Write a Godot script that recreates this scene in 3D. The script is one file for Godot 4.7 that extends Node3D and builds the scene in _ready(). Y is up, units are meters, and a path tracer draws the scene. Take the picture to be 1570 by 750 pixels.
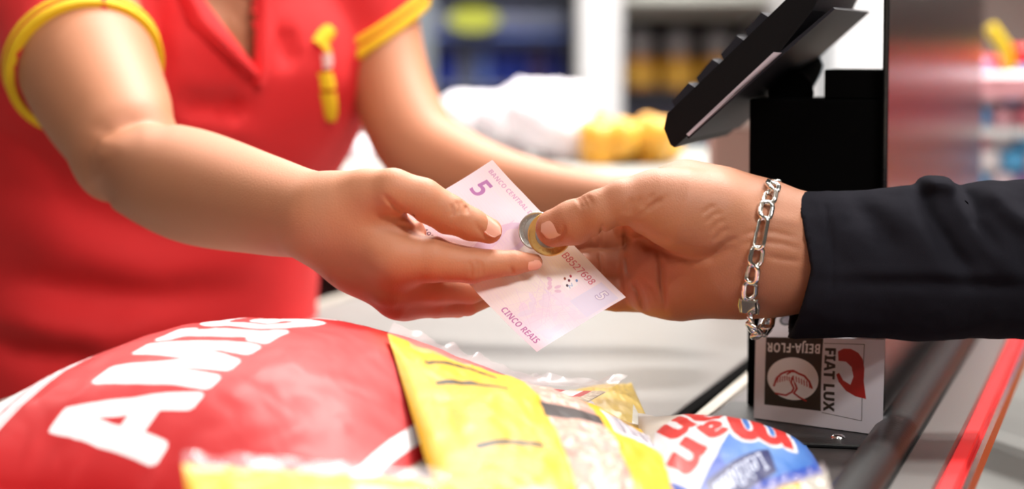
extends Node3D
# A checkout counter: a cashier hands a banknote and coins to a customer.
const F := 3707.0            # focal length in pixels of the 1570 x 750 frame
const CAM := Vector3(0, 1.10, 0)
const PITCH := 0.0848
const YAW_COUNTER := 0.2600  # the counter runs 14.9 degrees to the right of the view
const TOP := 0.85            # height of the belt

var view := Basis()
var rng := RandomNumberGenerator.new()
var used := {}
var M := {}
var hand_field: Field


# ------------------------------------------------------------------ places
func V(px: float, py: float, d: float) -> Vector3:
	return Vector3((px - 785.0) / F * d, -(py - 375.0) / F * d, -d)


func W(v: Vector3) -> Vector3:
	return view * v + CAM


func P(px: float, py: float, d: float) -> Vector3:
	return W(V(px, py, d))


func G(px: float, py: float, h: float) -> Vector3:   # where the line of sight meets the height h
	var r := view * V(px, py, 1.0)
	return CAM + r * ((h - CAM.y) / r.y)


func C(s: float, a: float, h: float) -> Vector3:      # counter axes: s across to the customer, a along it away
	return Vector3(s * cos(YAW_COUNTER) + a * sin(YAW_COUNTER), h, s * sin(YAW_COUNTER) - a * cos(YAW_COUNTER))


func PA(px: float, py: float, a: float) -> Vector3:   # where the line of sight meets the upright plane across the counter at a
	var n := Vector3(sin(YAW_COUNTER), 0, -cos(YAW_COUNTER))
	var r := view * V(px, py, 1.0)
	return CAM + r * (a / r.dot(n))


func counter_basis() -> Basis:                        # x across, y up, z towards the near end
	return Basis(Vector3.UP, -YAW_COUNTER)


# ------------------------------------------------------------------ naming
func numbered(called: String) -> String:
	var n: int = used.get(called, 0)
	used[called] = n + 1
	return called if n == 0 else "%s_%03d" % [called, n]


func tag(o: Node3D, label: String, category: String, group := "", kind := "") -> void:
	if label: o.set_meta("label", label)
	if category: o.set_meta("category", category)
	if group: o.set_meta("group", group)
	if kind: o.set_meta("kind", kind)


func thing(called: String, label: String, category: String, at := Vector3.ZERO, group := "") -> Node3D:
	var o := Node3D.new()
	o.name = numbered(called)
	add_child(o, true)
	o.position = at
	tag(o, label, category, group)
	return o


func part(called: String, mesh: Mesh, m: Material, parent: Node3D, in_world := true) -> MeshInstance3D:
	var o := MeshInstance3D.new()
	o.name = called if parent != self else numbered(called)
	o.mesh = mesh
	o.material_override = m
	parent.add_child(o, true)
	if in_world and parent != self:   # the mesh is in world coordinates: undo the parents' place
		var t := Transform3D()
		var q: Node = parent
		while q != self:
			t = (q as Node3D).transform * t
			q = q.get_parent()
		o.transform = t.affine_inverse()
	return o


func struct(called: String, mesh: Mesh, m: Material, label := "") -> MeshInstance3D:
	var o := part(called, mesh, m, self)
	tag(o, label, "", "", "structure")
	return o


func copy(o: Node3D, at: Vector3, label: String) -> Node3D:
	var stem := String(o.name).rstrip("0123456789").trim_suffix("_") if String(o.name).right(3).is_valid_int() else String(o.name)
	var c: Node3D = o.duplicate()
	c.name = numbered(stem)
	add_child(c, true)
	c.position = at
	if label: c.set_meta("label", label)
	return c


# ------------------------------------------------------------------ meshes
class MB:
	var v := PackedVector3Array()
	var n := PackedVector3Array()
	var uv := PackedVector2Array()
	var col := PackedColorArray()
	var idx := PackedInt32Array()

	func tri(a: int, b: int, c: int) -> void:
		idx.append(a); idx.append(b); idx.append(c)

	func quad(a: int, b: int, c: int, d: int) -> void:
		tri(a, b, c); tri(a, c, d)

	func vert(p: Vector3, t := Vector2.ZERO) -> int:
		v.append(p); uv.append(t)
		return v.size() - 1

	func face(pts: Array, uvs := []) -> void:     # a flat polygon, fan
		var b := v.size()
		for i in pts.size(): vert(pts[i], uvs[i] if uvs.size() else Vector2.ZERO)
		for i in range(1, pts.size() - 1): tri(b, b + i, b + i + 1)

	# a grid of points; rows of equal length
	func grid(rows: Array, close_u := false, uvrows := []) -> void:
		var b := v.size()
		var w: int = rows[0].size()
		for j in rows.size():
			for i in w:
				vert(rows[j][i], uvrows[j][i] if uvrows.size() else Vector2(float(i) / (w - 1), float(j) / (rows.size() - 1)))
		for j in rows.size() - 1:
			for i in (w if close_u else w - 1):
				var i2 := (i + 1) % w
				quad(b + j * w + i, b + j * w + i2, b + (j + 1) * w + i2, b + (j + 1) * w + i)

	func cap(ring: Array) -> void:
		var c := Vector3.ZERO
		for p in ring: c += p
		c /= ring.size()
		var b := vert(c)
		for p in ring: vert(p)
		for i in ring.size(): tri(b, b + 1 + i, b + 1 + (i + 1) % ring.size())

	# box with chamfered edges
	func box(c: Vector3, size: Vector3, basis := Basis(), bevel := 0.001) -> void:
		var h := size / 2.0
		bevel = minf(bevel, minf(h.x, minf(h.y, h.z)) * 0.9)
		var at := {}
		for sx in [-1, 1]:
			for sy in [-1, 1]:
				for sz in [-1, 1]:
					for ax in 3:
						var p := Vector3(sx * h.x, sy * h.y, sz * h.z)
						for k in 3:
							if k != ax: p[k] -= sign(p[k]) * bevel
						at[[sx, sy, sz, ax]] = c + basis * p
		for ax in 3:
			var b := (ax + 1) % 3
			var d := (ax + 2) % 3
			for s in [-1, 1]:
				var pts := []
				for q in [[-1, -1], [1, -1], [1, 1], [-1, 1]]:
					var key := [0, 0, 0, ax]
					key[ax] = s; key[b] = q[0]; key[d] = q[1]
					pts.append(at[key])
				face(pts, [Vector2(0, 1), Vector2(1, 1), Vector2(1, 0), Vector2(0, 0)])
			for q in [[-1, -1], [1, -1], [1, 1], [-1, 1]]:   # the edge along ax
				var k1 := [0, 0, 0, b]
				var k2 := [0, 0, 0, d]
				k1[b] = q[0]; k1[d] = q[1]; k2[b] = q[0]; k2[d] = q[1]
				var pts2 := []
				k1[ax] = -1; pts2.append(at[k1.duplicate()])
				k1[ax] = 1; pts2.append(at[k1.duplicate()])
				k2[ax] = 1; pts2.append(at[k2.duplicate()])
				k2[ax] = -1; pts2.append(at[k2.duplicate()])
				face(pts2)
		for sx in [-1, 1]:
			for sy in [-1, 1]:
				for sz in [-1, 1]:
					face([at[[sx, sy, sz, 0]], at[[sx, sy, sz, 1]], at[[sx, sy, sz, 2]]])

	# prism between two outlines of the same count
	func prism(p0: Array, p1: Array) -> void:
		var k := p0.size()
		for i in k:
			var j := (i + 1) % k
			face([p0[i], p0[j], p1[j], p1[i]])
		face(p0.duplicate())
		var back := p1.duplicate()
		back.reverse()
		face(back)

	func tube(path: Array, radii: Array, seg := 10, closed := false, ring_scale := Vector2.ONE, up := Vector3.UP) -> void:
		var rows := []
		var m := path.size()
		for i in m:
			var a: Vector3 = path[(i - 1 + m) % m] if closed or i > 0 else path[i]
			var b: Vector3 = path[(i + 1) % m] if closed or i < m - 1 else path[i]
			var t := (b - a).normalized()
			var s := t.cross(up)
			if s.length() < 0.01: s = t.cross(Vector3.RIGHT)
			s = s.normalized()
			var u := s.cross(t)
			var row := []
			for k in seg:
				var w := TAU * k / seg
				row.append(path[i] + (s * cos(w) * ring_scale.x + u * sin(w) * ring_scale.y) * radii[i])
			rows.append(row)
		if closed: rows.append(rows[0])
		grid(rows, true)
		if not closed:
			cap(rows[0])
			cap(rows[m - 1])

	func lathe(profile: Array, seg: int, at: Transform3D) -> void:
		var rows := []
		for p in profile:
			var row := []
			for k in seg:
				var w := TAU * k / seg
				row.append(at * Vector3(cos(w) * p.x, p.y, sin(w) * p.x))
			rows.append(row)
		grid(rows, true)

	# flat: hard edges. outward: 1 turns faces outwards from the middle, 0 leaves them as written, -1 flips them
	func commit(flat := false, outward := 1) -> ArrayMesh:
		if flat:
			# each face outwards by itself is not known: split vertices, keep the winding per face
			var v2 := PackedVector3Array()
			var uv2 := PackedVector2Array()
			var c2 := PackedColorArray()
			for i in idx:
				v2.append(v[i]); uv2.append(uv[i])
				if col.size(): c2.append(col[i])
			v = v2; uv = uv2; col = c2
			idx = PackedInt32Array(range(v.size()))
		if n.size() != v.size():
			n = PackedVector3Array()
			n.resize(v.size())
			if outward == 1 and not flat:
				var c := Vector3.ZERO
				for p in v: c += p
				c /= v.size()
				var vol := 0.0
				for t in range(0, idx.size(), 3):
					vol += (v[idx[t]] - c).dot((v[idx[t + 1]] - c).cross(v[idx[t + 2]] - c))
				if vol < 0: outward = -1
			for t in range(0, idx.size(), 3):
				if outward == -1:
					var k := idx[t + 1]
					idx[t + 1] = idx[t + 2]
					idx[t + 2] = k
				var f := (v[idx[t + 1]] - v[idx[t]]).cross(v[idx[t + 2]] - v[idx[t]])
				for q in 3: n[idx[t + q]] += f
			for i in n.size(): n[i] = n[i].normalized() if n[i].length() > 1e-20 else Vector3.UP
			for t in range(0, idx.size(), 3):      # Godot's front faces run clockwise
				var k := idx[t + 1]
				idx[t + 1] = idx[t + 2]
				idx[t + 2] = k
		var arr := []
		arr.resize(Mesh.ARRAY_MAX)
		arr[Mesh.ARRAY_VERTEX] = v
		arr[Mesh.ARRAY_NORMAL] = n
		arr[Mesh.ARRAY_INDEX] = idx
		if uv.size() == v.size(): arr[Mesh.ARRAY_TEX_UV] = uv
		if col.size() == v.size(): arr[Mesh.ARRAY_COLOR] = col
		var mesh := ArrayMesh.new()
		mesh.add_surface_from_arrays(Mesh.PRIMITIVE_TRIANGLES, arr)
		return mesh

	# flat mesh of convex pieces: every piece turned outwards from its own middle (start = first index of the piece)
	func orient(start: int) -> void:
		var c := Vector3.ZERO
		for t in range(start, idx.size()): c += v[idx[t]]
		c /= maxi(1, idx.size() - start)
		for t in range(start, idx.size(), 3):
			var a := v[idx[t]]
			var f := (v[idx[t + 1]] - a).cross(v[idx[t + 2]] - a)
			if f.dot((a + v[idx[t + 1]] + v[idx[t + 2]]) / 3.0 - c) < 0:
				var k := idx[t + 1]
				idx[t + 1] = idx[t + 2]
				idx[t + 2] = k


func box_mesh(c: Vector3, size: Vector3, basis := Basis(), bevel := 0.001) -> ArrayMesh:
	var b := MB.new()
	b.box(c, size, basis, bevel)
	b.orient(0)
	return b.commit(true, 0)


func hull_prism(p0: Array, p1: Array) -> ArrayMesh:   # convex outlines
	var b := MB.new()
	b.prism(p0, p1)
	b.orient(0)
	return b.commit(true, 0)


# box in counter axes
func cbox(s0: float, s1: float, a0: float, a1: float, h0: float, h1: float, bevel := 0.001) -> ArrayMesh:
	return box_mesh(C((s0 + s1) / 2, (a0 + a1) / 2, (h0 + h1) / 2), Vector3(absf(s1 - s0), absf(h1 - h0), absf(a1 - a0)), counter_basis(), bevel)


# ------------------------------------------------------------------ rounded bodies: a distance field, meshed as surface nets
class Field:
	var o: Vector3
	var c: float
	var nx: int
	var ny: int
	var nz: int
	var d := PackedFloat32Array()

	func _init(lo: Vector3, hi: Vector3, cell: float) -> void:
		o = lo
		c = cell
		nx = int(ceil((hi.x - lo.x) / cell)) + 1
		ny = int(ceil((hi.y - lo.y) / cell)) + 1
		nz = int(ceil((hi.z - lo.z) / cell)) + 1
		d.resize(nx * ny * nz)
		d.fill(1.0)

	# tapered capsule joined with a smooth minimum of width k; flat > 1 thins it along the axis n
	func cone(a: Vector3, b: Vector3, ra: float, rb: float, k: float, n := Vector3.ZERO, flat := 1.0) -> void:
		var m := maxf(ra, rb) + k + 3.5 * c
		var x0 := maxi(0, int((minf(a.x, b.x) - m - o.x) / c))
		var x1 := mini(nx - 1, int((maxf(a.x, b.x) + m - o.x) / c) + 1)
		var y0 := maxi(0, int((minf(a.y, b.y) - m - o.y) / c))
		var y1 := mini(ny - 1, int((maxf(a.y, b.y) + m - o.y) / c) + 1)
		var z0 := maxi(0, int((minf(a.z, b.z) - m - o.z) / c))
		var z1 := mini(nz - 1, int((maxf(a.z, b.z) + m - o.z) / c) + 1)
		var e := b - a
		var f := flat - 1.0
		e += n * (n.dot(e) * f)
		var l := 1.0 / maxf(e.length_squared(), 1e-12)
		var dr := rb - ra
		var ex := e.x
		var ey := e.y
		var ez := e.z
		var ik := 0.25 / maxf(k, 1e-9)
		for z in range(z0, z1 + 1):
			for y in range(y0, y1 + 1):
				var i := (z * ny + y) * nx + x0
				var qy0 := o.y + y * c - a.y
				var qz0 := o.z + z * c - a.z
				var qx0 := o.x + x0 * c - a.x
				for x in range(x0, x1 + 1):
					var qx := qx0
					var qy := qy0
					var qz := qz0
					if f != 0.0:
						var s := (n.x * qx + n.y * qy + n.z * qz) * f
						qx += n.x * s
						qy += n.y * s
						qz += n.z * s
					var t := clampf((qx * ex + qy * ey + qz * ez) * l, 0.0, 1.0)
					qx -= ex * t
					qy -= ey * t
					qz -= ez * t
					var q := sqrt(qx * qx + qy * qy + qz * qz) - ra - dr * t
					var w := d[i]
					var h := k - absf(w - q)
					if h > 0.0:
						d[i] = minf(w, q) - h * h * ik
					elif q < w:
						d[i] = q
					i += 1
					qx0 += c

	# a soft groove (depth > 0) or ridge (depth < 0) along a line of points, seen from the front: the distance is taken across x and y, between the depths z0 and z1
	func groove(pts: Array, w: float, depth: float, z0: float, z1: float) -> void:
		var m := 2.6 * w
		var lo := Vector2(1e9, 1e9)
		var hi := -lo
		var at_len := [0.0]
		for s in pts.size():
			var p := Vector2(pts[s].x, pts[s].y)
			lo = lo.min(p)
			hi = hi.max(p)
			if s > 0: at_len.append(at_len[s - 1] + p.distance_to(Vector2(pts[s - 1].x, pts[s - 1].y)))
		var total: float = at_len[-1]
		var k0 := maxi(0, int((z0 - o.z) / c))
		var k1 := mini(nz - 1, int((z1 - o.z) / c) + 1)
		for y in range(maxi(0, int((lo.y - m - o.y) / c)), mini(ny - 1, int((hi.y + m - o.y) / c) + 1) + 1):
			for x in range(maxi(0, int((lo.x - m - o.x) / c)), mini(nx - 1, int((hi.x + m - o.x) / c) + 1) + 1):
				var q := Vector2(o.x + x * c, o.y + y * c)
				var best := 1e9
				var along := 0.0
				for s in pts.size() - 1:
					var a := Vector2(pts[s].x, pts[s].y)
					var e := Vector2(pts[s + 1].x, pts[s + 1].y) - a
					var t := clampf((q - a).dot(e) / maxf(e.length_squared(), 1e-12), 0.0, 1.0)
					var r2 := (q - a - e * t).length_squared()
					if r2 < best:
						best = r2
						along = at_len[s] + t * e.length()
				var g := exp(-best / (w * w)) * depth
				if absf(g) < 1e-5: continue
				var end := minf(along, total - along) / (total * 0.3)
				g *= smoothstep(-0.15, 1.0, end)
				for z in range(k0, k1 + 1):
					d[(z * ny + y) * nx + x] += g

	# keeps what lies on the inner side of a plane (n points outwards)
	func cut(p: Vector3, n: Vector3) -> void:
		for z in nz:
			for y in ny:
				var i := (z * ny + y) * nx
				var q := (o + Vector3(0, y * c, z * c) - p).dot(n)
				for x in nx:
					if q > d[i]: d[i] = q
					q += n.x * c
					i += 1

	# keeps what lies on the inner side of either of two planes
	func cut_either(p: Vector3, n: Vector3, p2: Vector3, n2: Vector3) -> void:
		for z in nz:
			for y in ny:
				var i := (z * ny + y) * nx
				var w := o + Vector3(0, y * c, z * c)
				for x in nx:
					var q := minf((w - p).dot(n), (w - p2).dot(n2))
					if q > d[i]: d[i] = q
					w.x += c
					i += 1

	# cut with a limit: only the cells within r of p
	func cut_near(p: Vector3, n: Vector3, r: float) -> void:
		for z in nz:
			for y in ny:
				var i := (z * ny + y) * nx
				var w := o + Vector3(0, y * c, z * c) - p
				for x in nx:
					if w.length_squared() < r * r:
						var q := w.dot(n)
						if q > d[i]: d[i] = q
					w.x += c
					i += 1

	# union with another field of the same size
	func merge(g: Field, k: float) -> void:
		for i in d.size():
			var w := d[i]
			var q := g.d[i]
			if q < 1.0:
				var h := maxf(k - absf(w - q), 0.0)
				d[i] = minf(w, q) - h * h * 0.25 / k

	func wave(n: FastNoiseLite, amount: float, scale := Vector3.ONE) -> void:
		for z in nz:
			for y in ny:
				for x in nx:
					var i := (z * ny + y) * nx + x
					if absf(d[i]) < 0.05:
						d[i] += amount * n.get_noise_3dv((o + Vector3(x, y, z) * c) * scale)

	func at(p: Vector3) -> float:
		var q := (p - o) / c
		var x := clampi(int(q.x), 0, nx - 2)
		var y := clampi(int(q.y), 0, ny - 2)
		var z := clampi(int(q.z), 0, nz - 2)
		var fx := clampf(q.x - x, 0, 1)
		var fy := clampf(q.y - y, 0, 1)
		var fz := clampf(q.z - z, 0, 1)
		var i := (z * ny + y) * nx + x
		var s := nx * ny
		return lerpf(lerpf(lerpf(d[i], d[i + 1], fx), lerpf(d[i + nx], d[i + nx + 1], fx), fy), lerpf(lerpf(d[i + s], d[i + s + 1], fx), lerpf(d[i + s + nx], d[i + s + nx + 1], fx), fy), fz)

	func slope(p: Vector3, e: float) -> Vector3:
		return Vector3(at(p + Vector3(e, 0, 0)) - at(p - Vector3(e, 0, 0)), at(p + Vector3(0, e, 0)) - at(p - Vector3(0, e, 0)), at(p + Vector3(0, 0, e)) - at(p - Vector3(0, 0, e))).normalized()

	# first point of the surface on the ray from the eye (the origin of these axes) through dir
	func hit(dir: Vector3, near: float, far: float) -> Vector3:
		var t := near
		var u := dir.normalized()
		while t < far:
			var p := u * t
			if p.x > o.x and p.y > o.y and p.z > o.z and p.x < o.x + (nx - 1) * c and p.y < o.y + (ny - 1) * c and p.z < o.z + (nz - 1) * c:
				var q := at(p)
				if q < 0.0002: return p
				t += clampf(q * 0.6, 0.0004, 0.01)
			else:
				t += 0.004
		return Vector3.ZERO

	# adds the surface to b; skip(p) leaves out faces, tint colours them
	func mesh(b: MB, base: Color, blobs := [], skip = null) -> void:
		var vid := PackedInt32Array()
		vid.resize(d.size())
		vid.fill(-1)
		var s := nx * ny
		var lim := 3.2 * c
		var first := b.v.size()
		for z in nz - 1:
			for y in ny - 1:
				var i := (z * ny + y) * nx
				for x in nx - 1:
					var a0 := d[i]
					if a0 < lim and a0 > -lim:
						var a1 := d[i + 1]
						var a2 := d[i + nx]
						var a3 := d[i + nx + 1]
						var a4 := d[i + s]
						var a5 := d[i + s + 1]
						var a6 := d[i + s + nx]
						var a7 := d[i + s + nx + 1]
						var k := int(a0 < 0) + int(a1 < 0) + int(a2 < 0) + int(a3 < 0) + int(a4 < 0) + int(a5 < 0) + int(a6 < 0) + int(a7 < 0)
						if k > 0 and k < 8:
							var p := Vector3.ZERO
							var m := 0
							if (a0 < 0) != (a1 < 0): p += Vector3(a0 / (a0 - a1), 0, 0); m += 1
							if (a2 < 0) != (a3 < 0): p += Vector3(a2 / (a2 - a3), 1, 0); m += 1
							if (a4 < 0) != (a5 < 0): p += Vector3(a4 / (a4 - a5), 0, 1); m += 1
							if (a6 < 0) != (a7 < 0): p += Vector3(a6 / (a6 - a7), 1, 1); m += 1
							if (a0 < 0) != (a2 < 0): p += Vector3(0, a0 / (a0 - a2), 0); m += 1
							if (a1 < 0) != (a3 < 0): p += Vector3(1, a1 / (a1 - a3), 0); m += 1
							if (a4 < 0) != (a6 < 0): p += Vector3(0, a4 / (a4 - a6), 1); m += 1
							if (a5 < 0) != (a7 < 0): p += Vector3(1, a5 / (a5 - a7), 1); m += 1
							if (a0 < 0) != (a4 < 0): p += Vector3(0, 0, a0 / (a0 - a4)); m += 1
							if (a1 < 0) != (a5 < 0): p += Vector3(1, 0, a1 / (a1 - a5)); m += 1
							if (a2 < 0) != (a6 < 0): p += Vector3(0, 1, a2 / (a2 - a6)); m += 1
							if (a3 < 0) != (a7 < 0): p += Vector3(1, 1, a3 / (a3 - a7)); m += 1
							vid[i] = b.v.size()
							b.v.append(o + (Vector3(x, y, z) + p / m) * c)
					i += 1
		var e := c * 0.7
		for i in range(first, b.v.size()):
			var p := b.v[i]
			b.n.append(slope(p, e))
			b.uv.append(Vector2(p.x, p.y) * 10.0)
			var col := base
			for q in blobs:
				var r: float = q[1]
				var l: float = (p - q[0]).length_squared() / (r * r)
				if l < 6.0: col = col.lerp(q[2], q[3] * exp(-l))
			b.col.append(col)
		for z in range(1, nz - 1):
			for y in range(1, ny - 1):
				var i := (z * ny + y) * nx
				for x in range(1, nx - 1):
					i += 1
					if vid[i] < 0: continue
					var inside := d[i] < 0
					if inside != (d[i + 1] < 0): _quad(b, vid[i - nx - s], vid[i - s], vid[i], vid[i - nx], inside, skip)
					if inside != (d[i + nx] < 0): _quad(b, vid[i - s - 1], vid[i - 1], vid[i], vid[i - s], inside, skip)
					if inside != (d[i + s] < 0): _quad(b, vid[i - 1 - nx], vid[i - nx], vid[i], vid[i - 1], inside, skip)

	func _quad(b: MB, q0: int, q1: int, q2: int, q3: int, inside: bool, skip) -> void:
		if q0 < 0 or q1 < 0 or q2 < 0 or q3 < 0: return
		if skip != null and skip.call((b.v[q0] + b.v[q2]) / 2.0): return
		if inside:
			b.tri(q0, q2, q1); b.tri(q0, q3, q2)
		else:
			b.tri(q0, q1, q2); b.tri(q0, q2, q3)


# a chain of tapered capsules through rows [px, py, depth, radius in px]
func chain(f: Field, rows: Array, k: float, k_first := -1.0, n := Vector3.ZERO, flat := 1.0) -> void:
	for i in rows.size() - 1:
		var a: Array = rows[i]
		var b: Array = rows[i + 1]
		f.cone(V(a[0], a[1], a[2]), V(b[0], b[1], b[2]), a[3] * a[2] / F, b[3] * b[2] / F, k_first if i == 0 and k_first >= 0 else k, n, flat)


# the same through a smooth curve of the rows
func limb(f: Field, rows: Array, k: float, k_first := -1.0) -> void:
	var m := rows.size()
	var out := []
	for i in m - 1:
		var a: Array = rows[maxi(0, i - 1)]
		var b: Array = rows[i]
		var c: Array = rows[i + 1]
		var d: Array = rows[mini(m - 1, i + 2)]
		for j in 10:
			var w := j / 10.0
			var r := []
			for q in 4: r.append(cubic_interpolate(b[q], c[q], a[q], d[q], w))
			out.append(r)
	out.append(rows[m - 1])
	chain(f, out, k, k_first)


func line(pts: Array, d: float) -> Array:
	var out := []
	for p in pts: out.append(V(p[0], p[1], d))
	return out


func to_world(b: MB) -> MB:      # from the eye's axes to the world
	for i in b.v.size(): b.v[i] = W(b.v[i])
	for i in b.n.size(): b.n[i] = view * b.n[i]
	return b


# ------------------------------------------------------------------ printing: images drawn with filled polygons and real lettering
func lin(c: Color) -> Color:
	return c.srgb_to_linear()


func ink_tri(img: Image, a: Vector2, b: Vector2, c: Vector2, col: Color) -> void:
	var y0 := maxi(0, int(floor(minf(a.y, minf(b.y, c.y)))))
	var y1 := mini(img.get_height() - 1, int(ceil(maxf(a.y, maxf(b.y, c.y)))))
	var e := [[a, b], [b, c], [c, a]]
	for y in range(y0, y1 + 1):
		var yy := y + 0.5
		var l := 1e9
		var r := -1e9
		for q in e:
			var p: Vector2 = q[0]
			var t: Vector2 = q[1]
			if (p.y <= yy) != (t.y <= yy):
				var x := p.x + (yy - p.y) / (t.y - p.y) * (t.x - p.x)
				l = minf(l, x)
				r = maxf(r, x)
		if r >= l:
			var x0 := maxi(0, int(round(l)))
			var x1 := mini(img.get_width(), int(round(r)))
			if x1 > x0: img.fill_rect(Rect2i(x0, y, x1 - x0, 1), col)


func ink(img: Image, pts: Array, col: Color) -> void:
	var p := PackedVector2Array(pts)
	var t := Geometry2D.triangulate_polygon(p)
	for i in range(0, t.size(), 3): ink_tri(img, p[t[i]], p[t[i + 1]], p[t[i + 2]], col)


func ink_oval(img: Image, c: Vector2, r: Vector2, col: Color, turn := 0.0) -> void:
	var pts := []
	for i in 40: pts.append(c + Vector2(cos(TAU * i / 40) * r.x, sin(TAU * i / 40) * r.y).rotated(turn))
	for i in range(1, 39): ink_tri(img, pts[0], pts[i], pts[i + 1], col)


func ink_line(img: Image, pts: Array, w: float, col: Color) -> void:
	for i in pts.size() - 1:
		var a: Vector2 = pts[i]
		var b: Vector2 = pts[i + 1]
		var s := (b - a).normalized().orthogonal() * w / 2
		ink_tri(img, a - s, a + s, b + s, col)
		ink_tri(img, a - s, b + s, b - s, col)
		ink_oval(img, b, Vector2(w, w) / 2, col)
	ink_oval(img, pts[0], Vector2(w, w) / 2, col)


var fonts := {}
func font_of(family: String, weight: int) -> SystemFont:
	var key := family + str(weight)
	if not fonts.has(key):
		var f := SystemFont.new()
		f.font_names = PackedStringArray([family])
		f.font_weight = weight
		fonts[key] = f
	return fonts[key]


# words centred on at, letters h high, stretched to the width w when given, turned; grow thickens the strokes
func ink_text(img: Image, words: String, at: Vector2, h: float, col: Color, turn := 0.0, w := 0.0, weight := 700, family := "Droid Sans", grow := 0.0) -> void:
	var t := TextMesh.new()
	t.font = font_of(family, weight)
	t.font_size = 64
	t.pixel_size = 1.0
	t.depth = 0.0
	t.text = words
	var arr := t.get_mesh_arrays()
	if arr.size() == 0 or arr[Mesh.ARRAY_VERTEX] == null: return
	var pts: PackedVector3Array = arr[Mesh.ARRAY_VERTEX]
	var idx: PackedInt32Array = arr[Mesh.ARRAY_INDEX] if arr[Mesh.ARRAY_INDEX] != null else PackedInt32Array(range(pts.size()))
	var lo := Vector2(1e9, 1e9)
	var hi := -lo
	for p in pts:
		lo = lo.min(Vector2(p.x, p.y))
		hi = hi.max(Vector2(p.x, p.y))
	var mid := (lo + hi) / 2
	var sy := h / 46.0                       # capital height of a 64 pixel font
	var sx := sy if w == 0.0 else w / maxf(hi.x - lo.x, 1.0)
	var shifts := [Vector2.ZERO]
	if grow > 0.0:
		for k in 8: shifts.append(Vector2.from_angle(TAU * k / 8) * grow)
	for i in range(0, idx.size(), 3):
		var q := []
		for k in 3:
			var p := pts[idx[i + k]]
			q.append(Vector2((p.x - mid.x) * sx, -(p.y - mid.y) * sy).rotated(turn) + at)
		for s in shifts: ink_tri(img, q[0] + s, q[1] + s, q[2] + s, col)


func picture(img: Image, half := true) -> ImageTexture:
	if half: img.resize(img.get_width() / 2, img.get_height() / 2, Image.INTERPOLATE_BILINEAR)
	return ImageTexture.create_from_image(img)


# ------------------------------------------------------------------ materials
func mat(col: Color, rough := 0.6, metal := 0.0) -> StandardMaterial3D:
	var m := StandardMaterial3D.new()
	m.albedo_color = col
	m.roughness = rough
	m.metallic = metal
	return m


func grain(m: StandardMaterial3D, freq: float, scale: float, height: float, seed := 1, size := 256, octaves := 4) -> StandardMaterial3D:
	var n := FastNoiseLite.new()
	n.seed = seed
	n.frequency = freq
	n.fractal_octaves = octaves
	var t := NoiseTexture2D.new()
	t.noise = n
	t.width = size
	t.height = size
	t.seamless = true
	m.heightmap_enabled = true
	m.heightmap_texture = t
	m.heightmap_scale = height
	m.uv1_triplanar = true
	m.uv1_scale = Vector3.ONE * scale
	return m
# ------------------------------------------------------------------ the scene
func _ready() -> void:
	rng.seed = 11
	# camera
	view = Basis(Vector3.RIGHT, -PITCH)
	var cam := Camera3D.new()
	cam.name = "camera"
	var lens := CameraAttributesPhysical.new()
	lens.frustum_focal_length = 173.0
	lens.frustum_focus_distance = 1.482
	lens.exposure_aperture = 7.6
	cam.attributes = lens
	add_child(cam)
	cam.transform = Transform3D(view, CAM)
	cam.near = 0.05
	cam.far = 100.0
	cam.fov = rad_to_deg(2.0 * atan(375.0 / F))
	cam.current = true
	# air
	var env := Environment.new()
	env.background_mode = Environment.BG_COLOR
	env.background_color = Color(0.0, 0.0, 0.0)
	env.tonemap_mode = Environment.TONE_MAPPER_LINEAR
	env.tonemap_exposure = 1.4
	env.sdfgi_enabled = true
	env.ssao_enabled = true
	env.ssil_enabled = true
	var we := WorldEnvironment.new()
	we.name = "air"
	we.environment = env
	add_child(we)
	# lamps of the ceiling
	materials()
	for p in LAMPS: ceiling_lamp(Vector3(p[0], 3.1, p[1]), p[2])
	room()
	counter()
	stand()
	background()
	cashier()
	customer()
	banknote()
	coins()
	bracelet()
	rice_bag()
	packs()
	match_pack()


const LAMPS := [[-0.9, -1.4, 0.12], [0.5, -0.6, 0.25], [-1.4, -4.4, 1.2], [0.9, -2.5, 2.2], [-1.1, 1.1, 0.40], [1.7, 0.4, 2.3], [0.0, -5.8, 1.8], [2.5, -2.7, 1.1], [0.1, -3.2, 2.2]]


func ceiling_lamp(at: Vector3, power: float) -> void:
	var t := thing("ceiling_light", "long white ceiling light panel above the checkout, out of the picture", "ceiling light", at, "light panels of the ceiling")
	part("housing", box_mesh(at + Vector3(0, 0.055, 0), Vector3(1.32, 0.07, 0.42), Basis(), 0.004), M.white_metal, t)
	part("diffuser", box_mesh(at + Vector3(0, 0.012, 0), Vector3(1.24, 0.02, 0.34), Basis(), 0.003), M.lamp, t)
	var l := AreaLight3D.new()
	l.name = "lamp"
	l.area_size = Vector2(1.24, 0.34)
	l.light_color = Color(1.0, 0.985, 0.965)
	l.light_energy = LAMP_ENERGY * power
	l.area_range = 20.0
	l.area_attenuation = 2.0
	l.shadow_enabled = true
	l.rotation.x = -PI / 2
	l.position = Vector3(0, -0.004, 0)
	t.add_child(l)


const LAMP_ENERGY := 3.2


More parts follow.
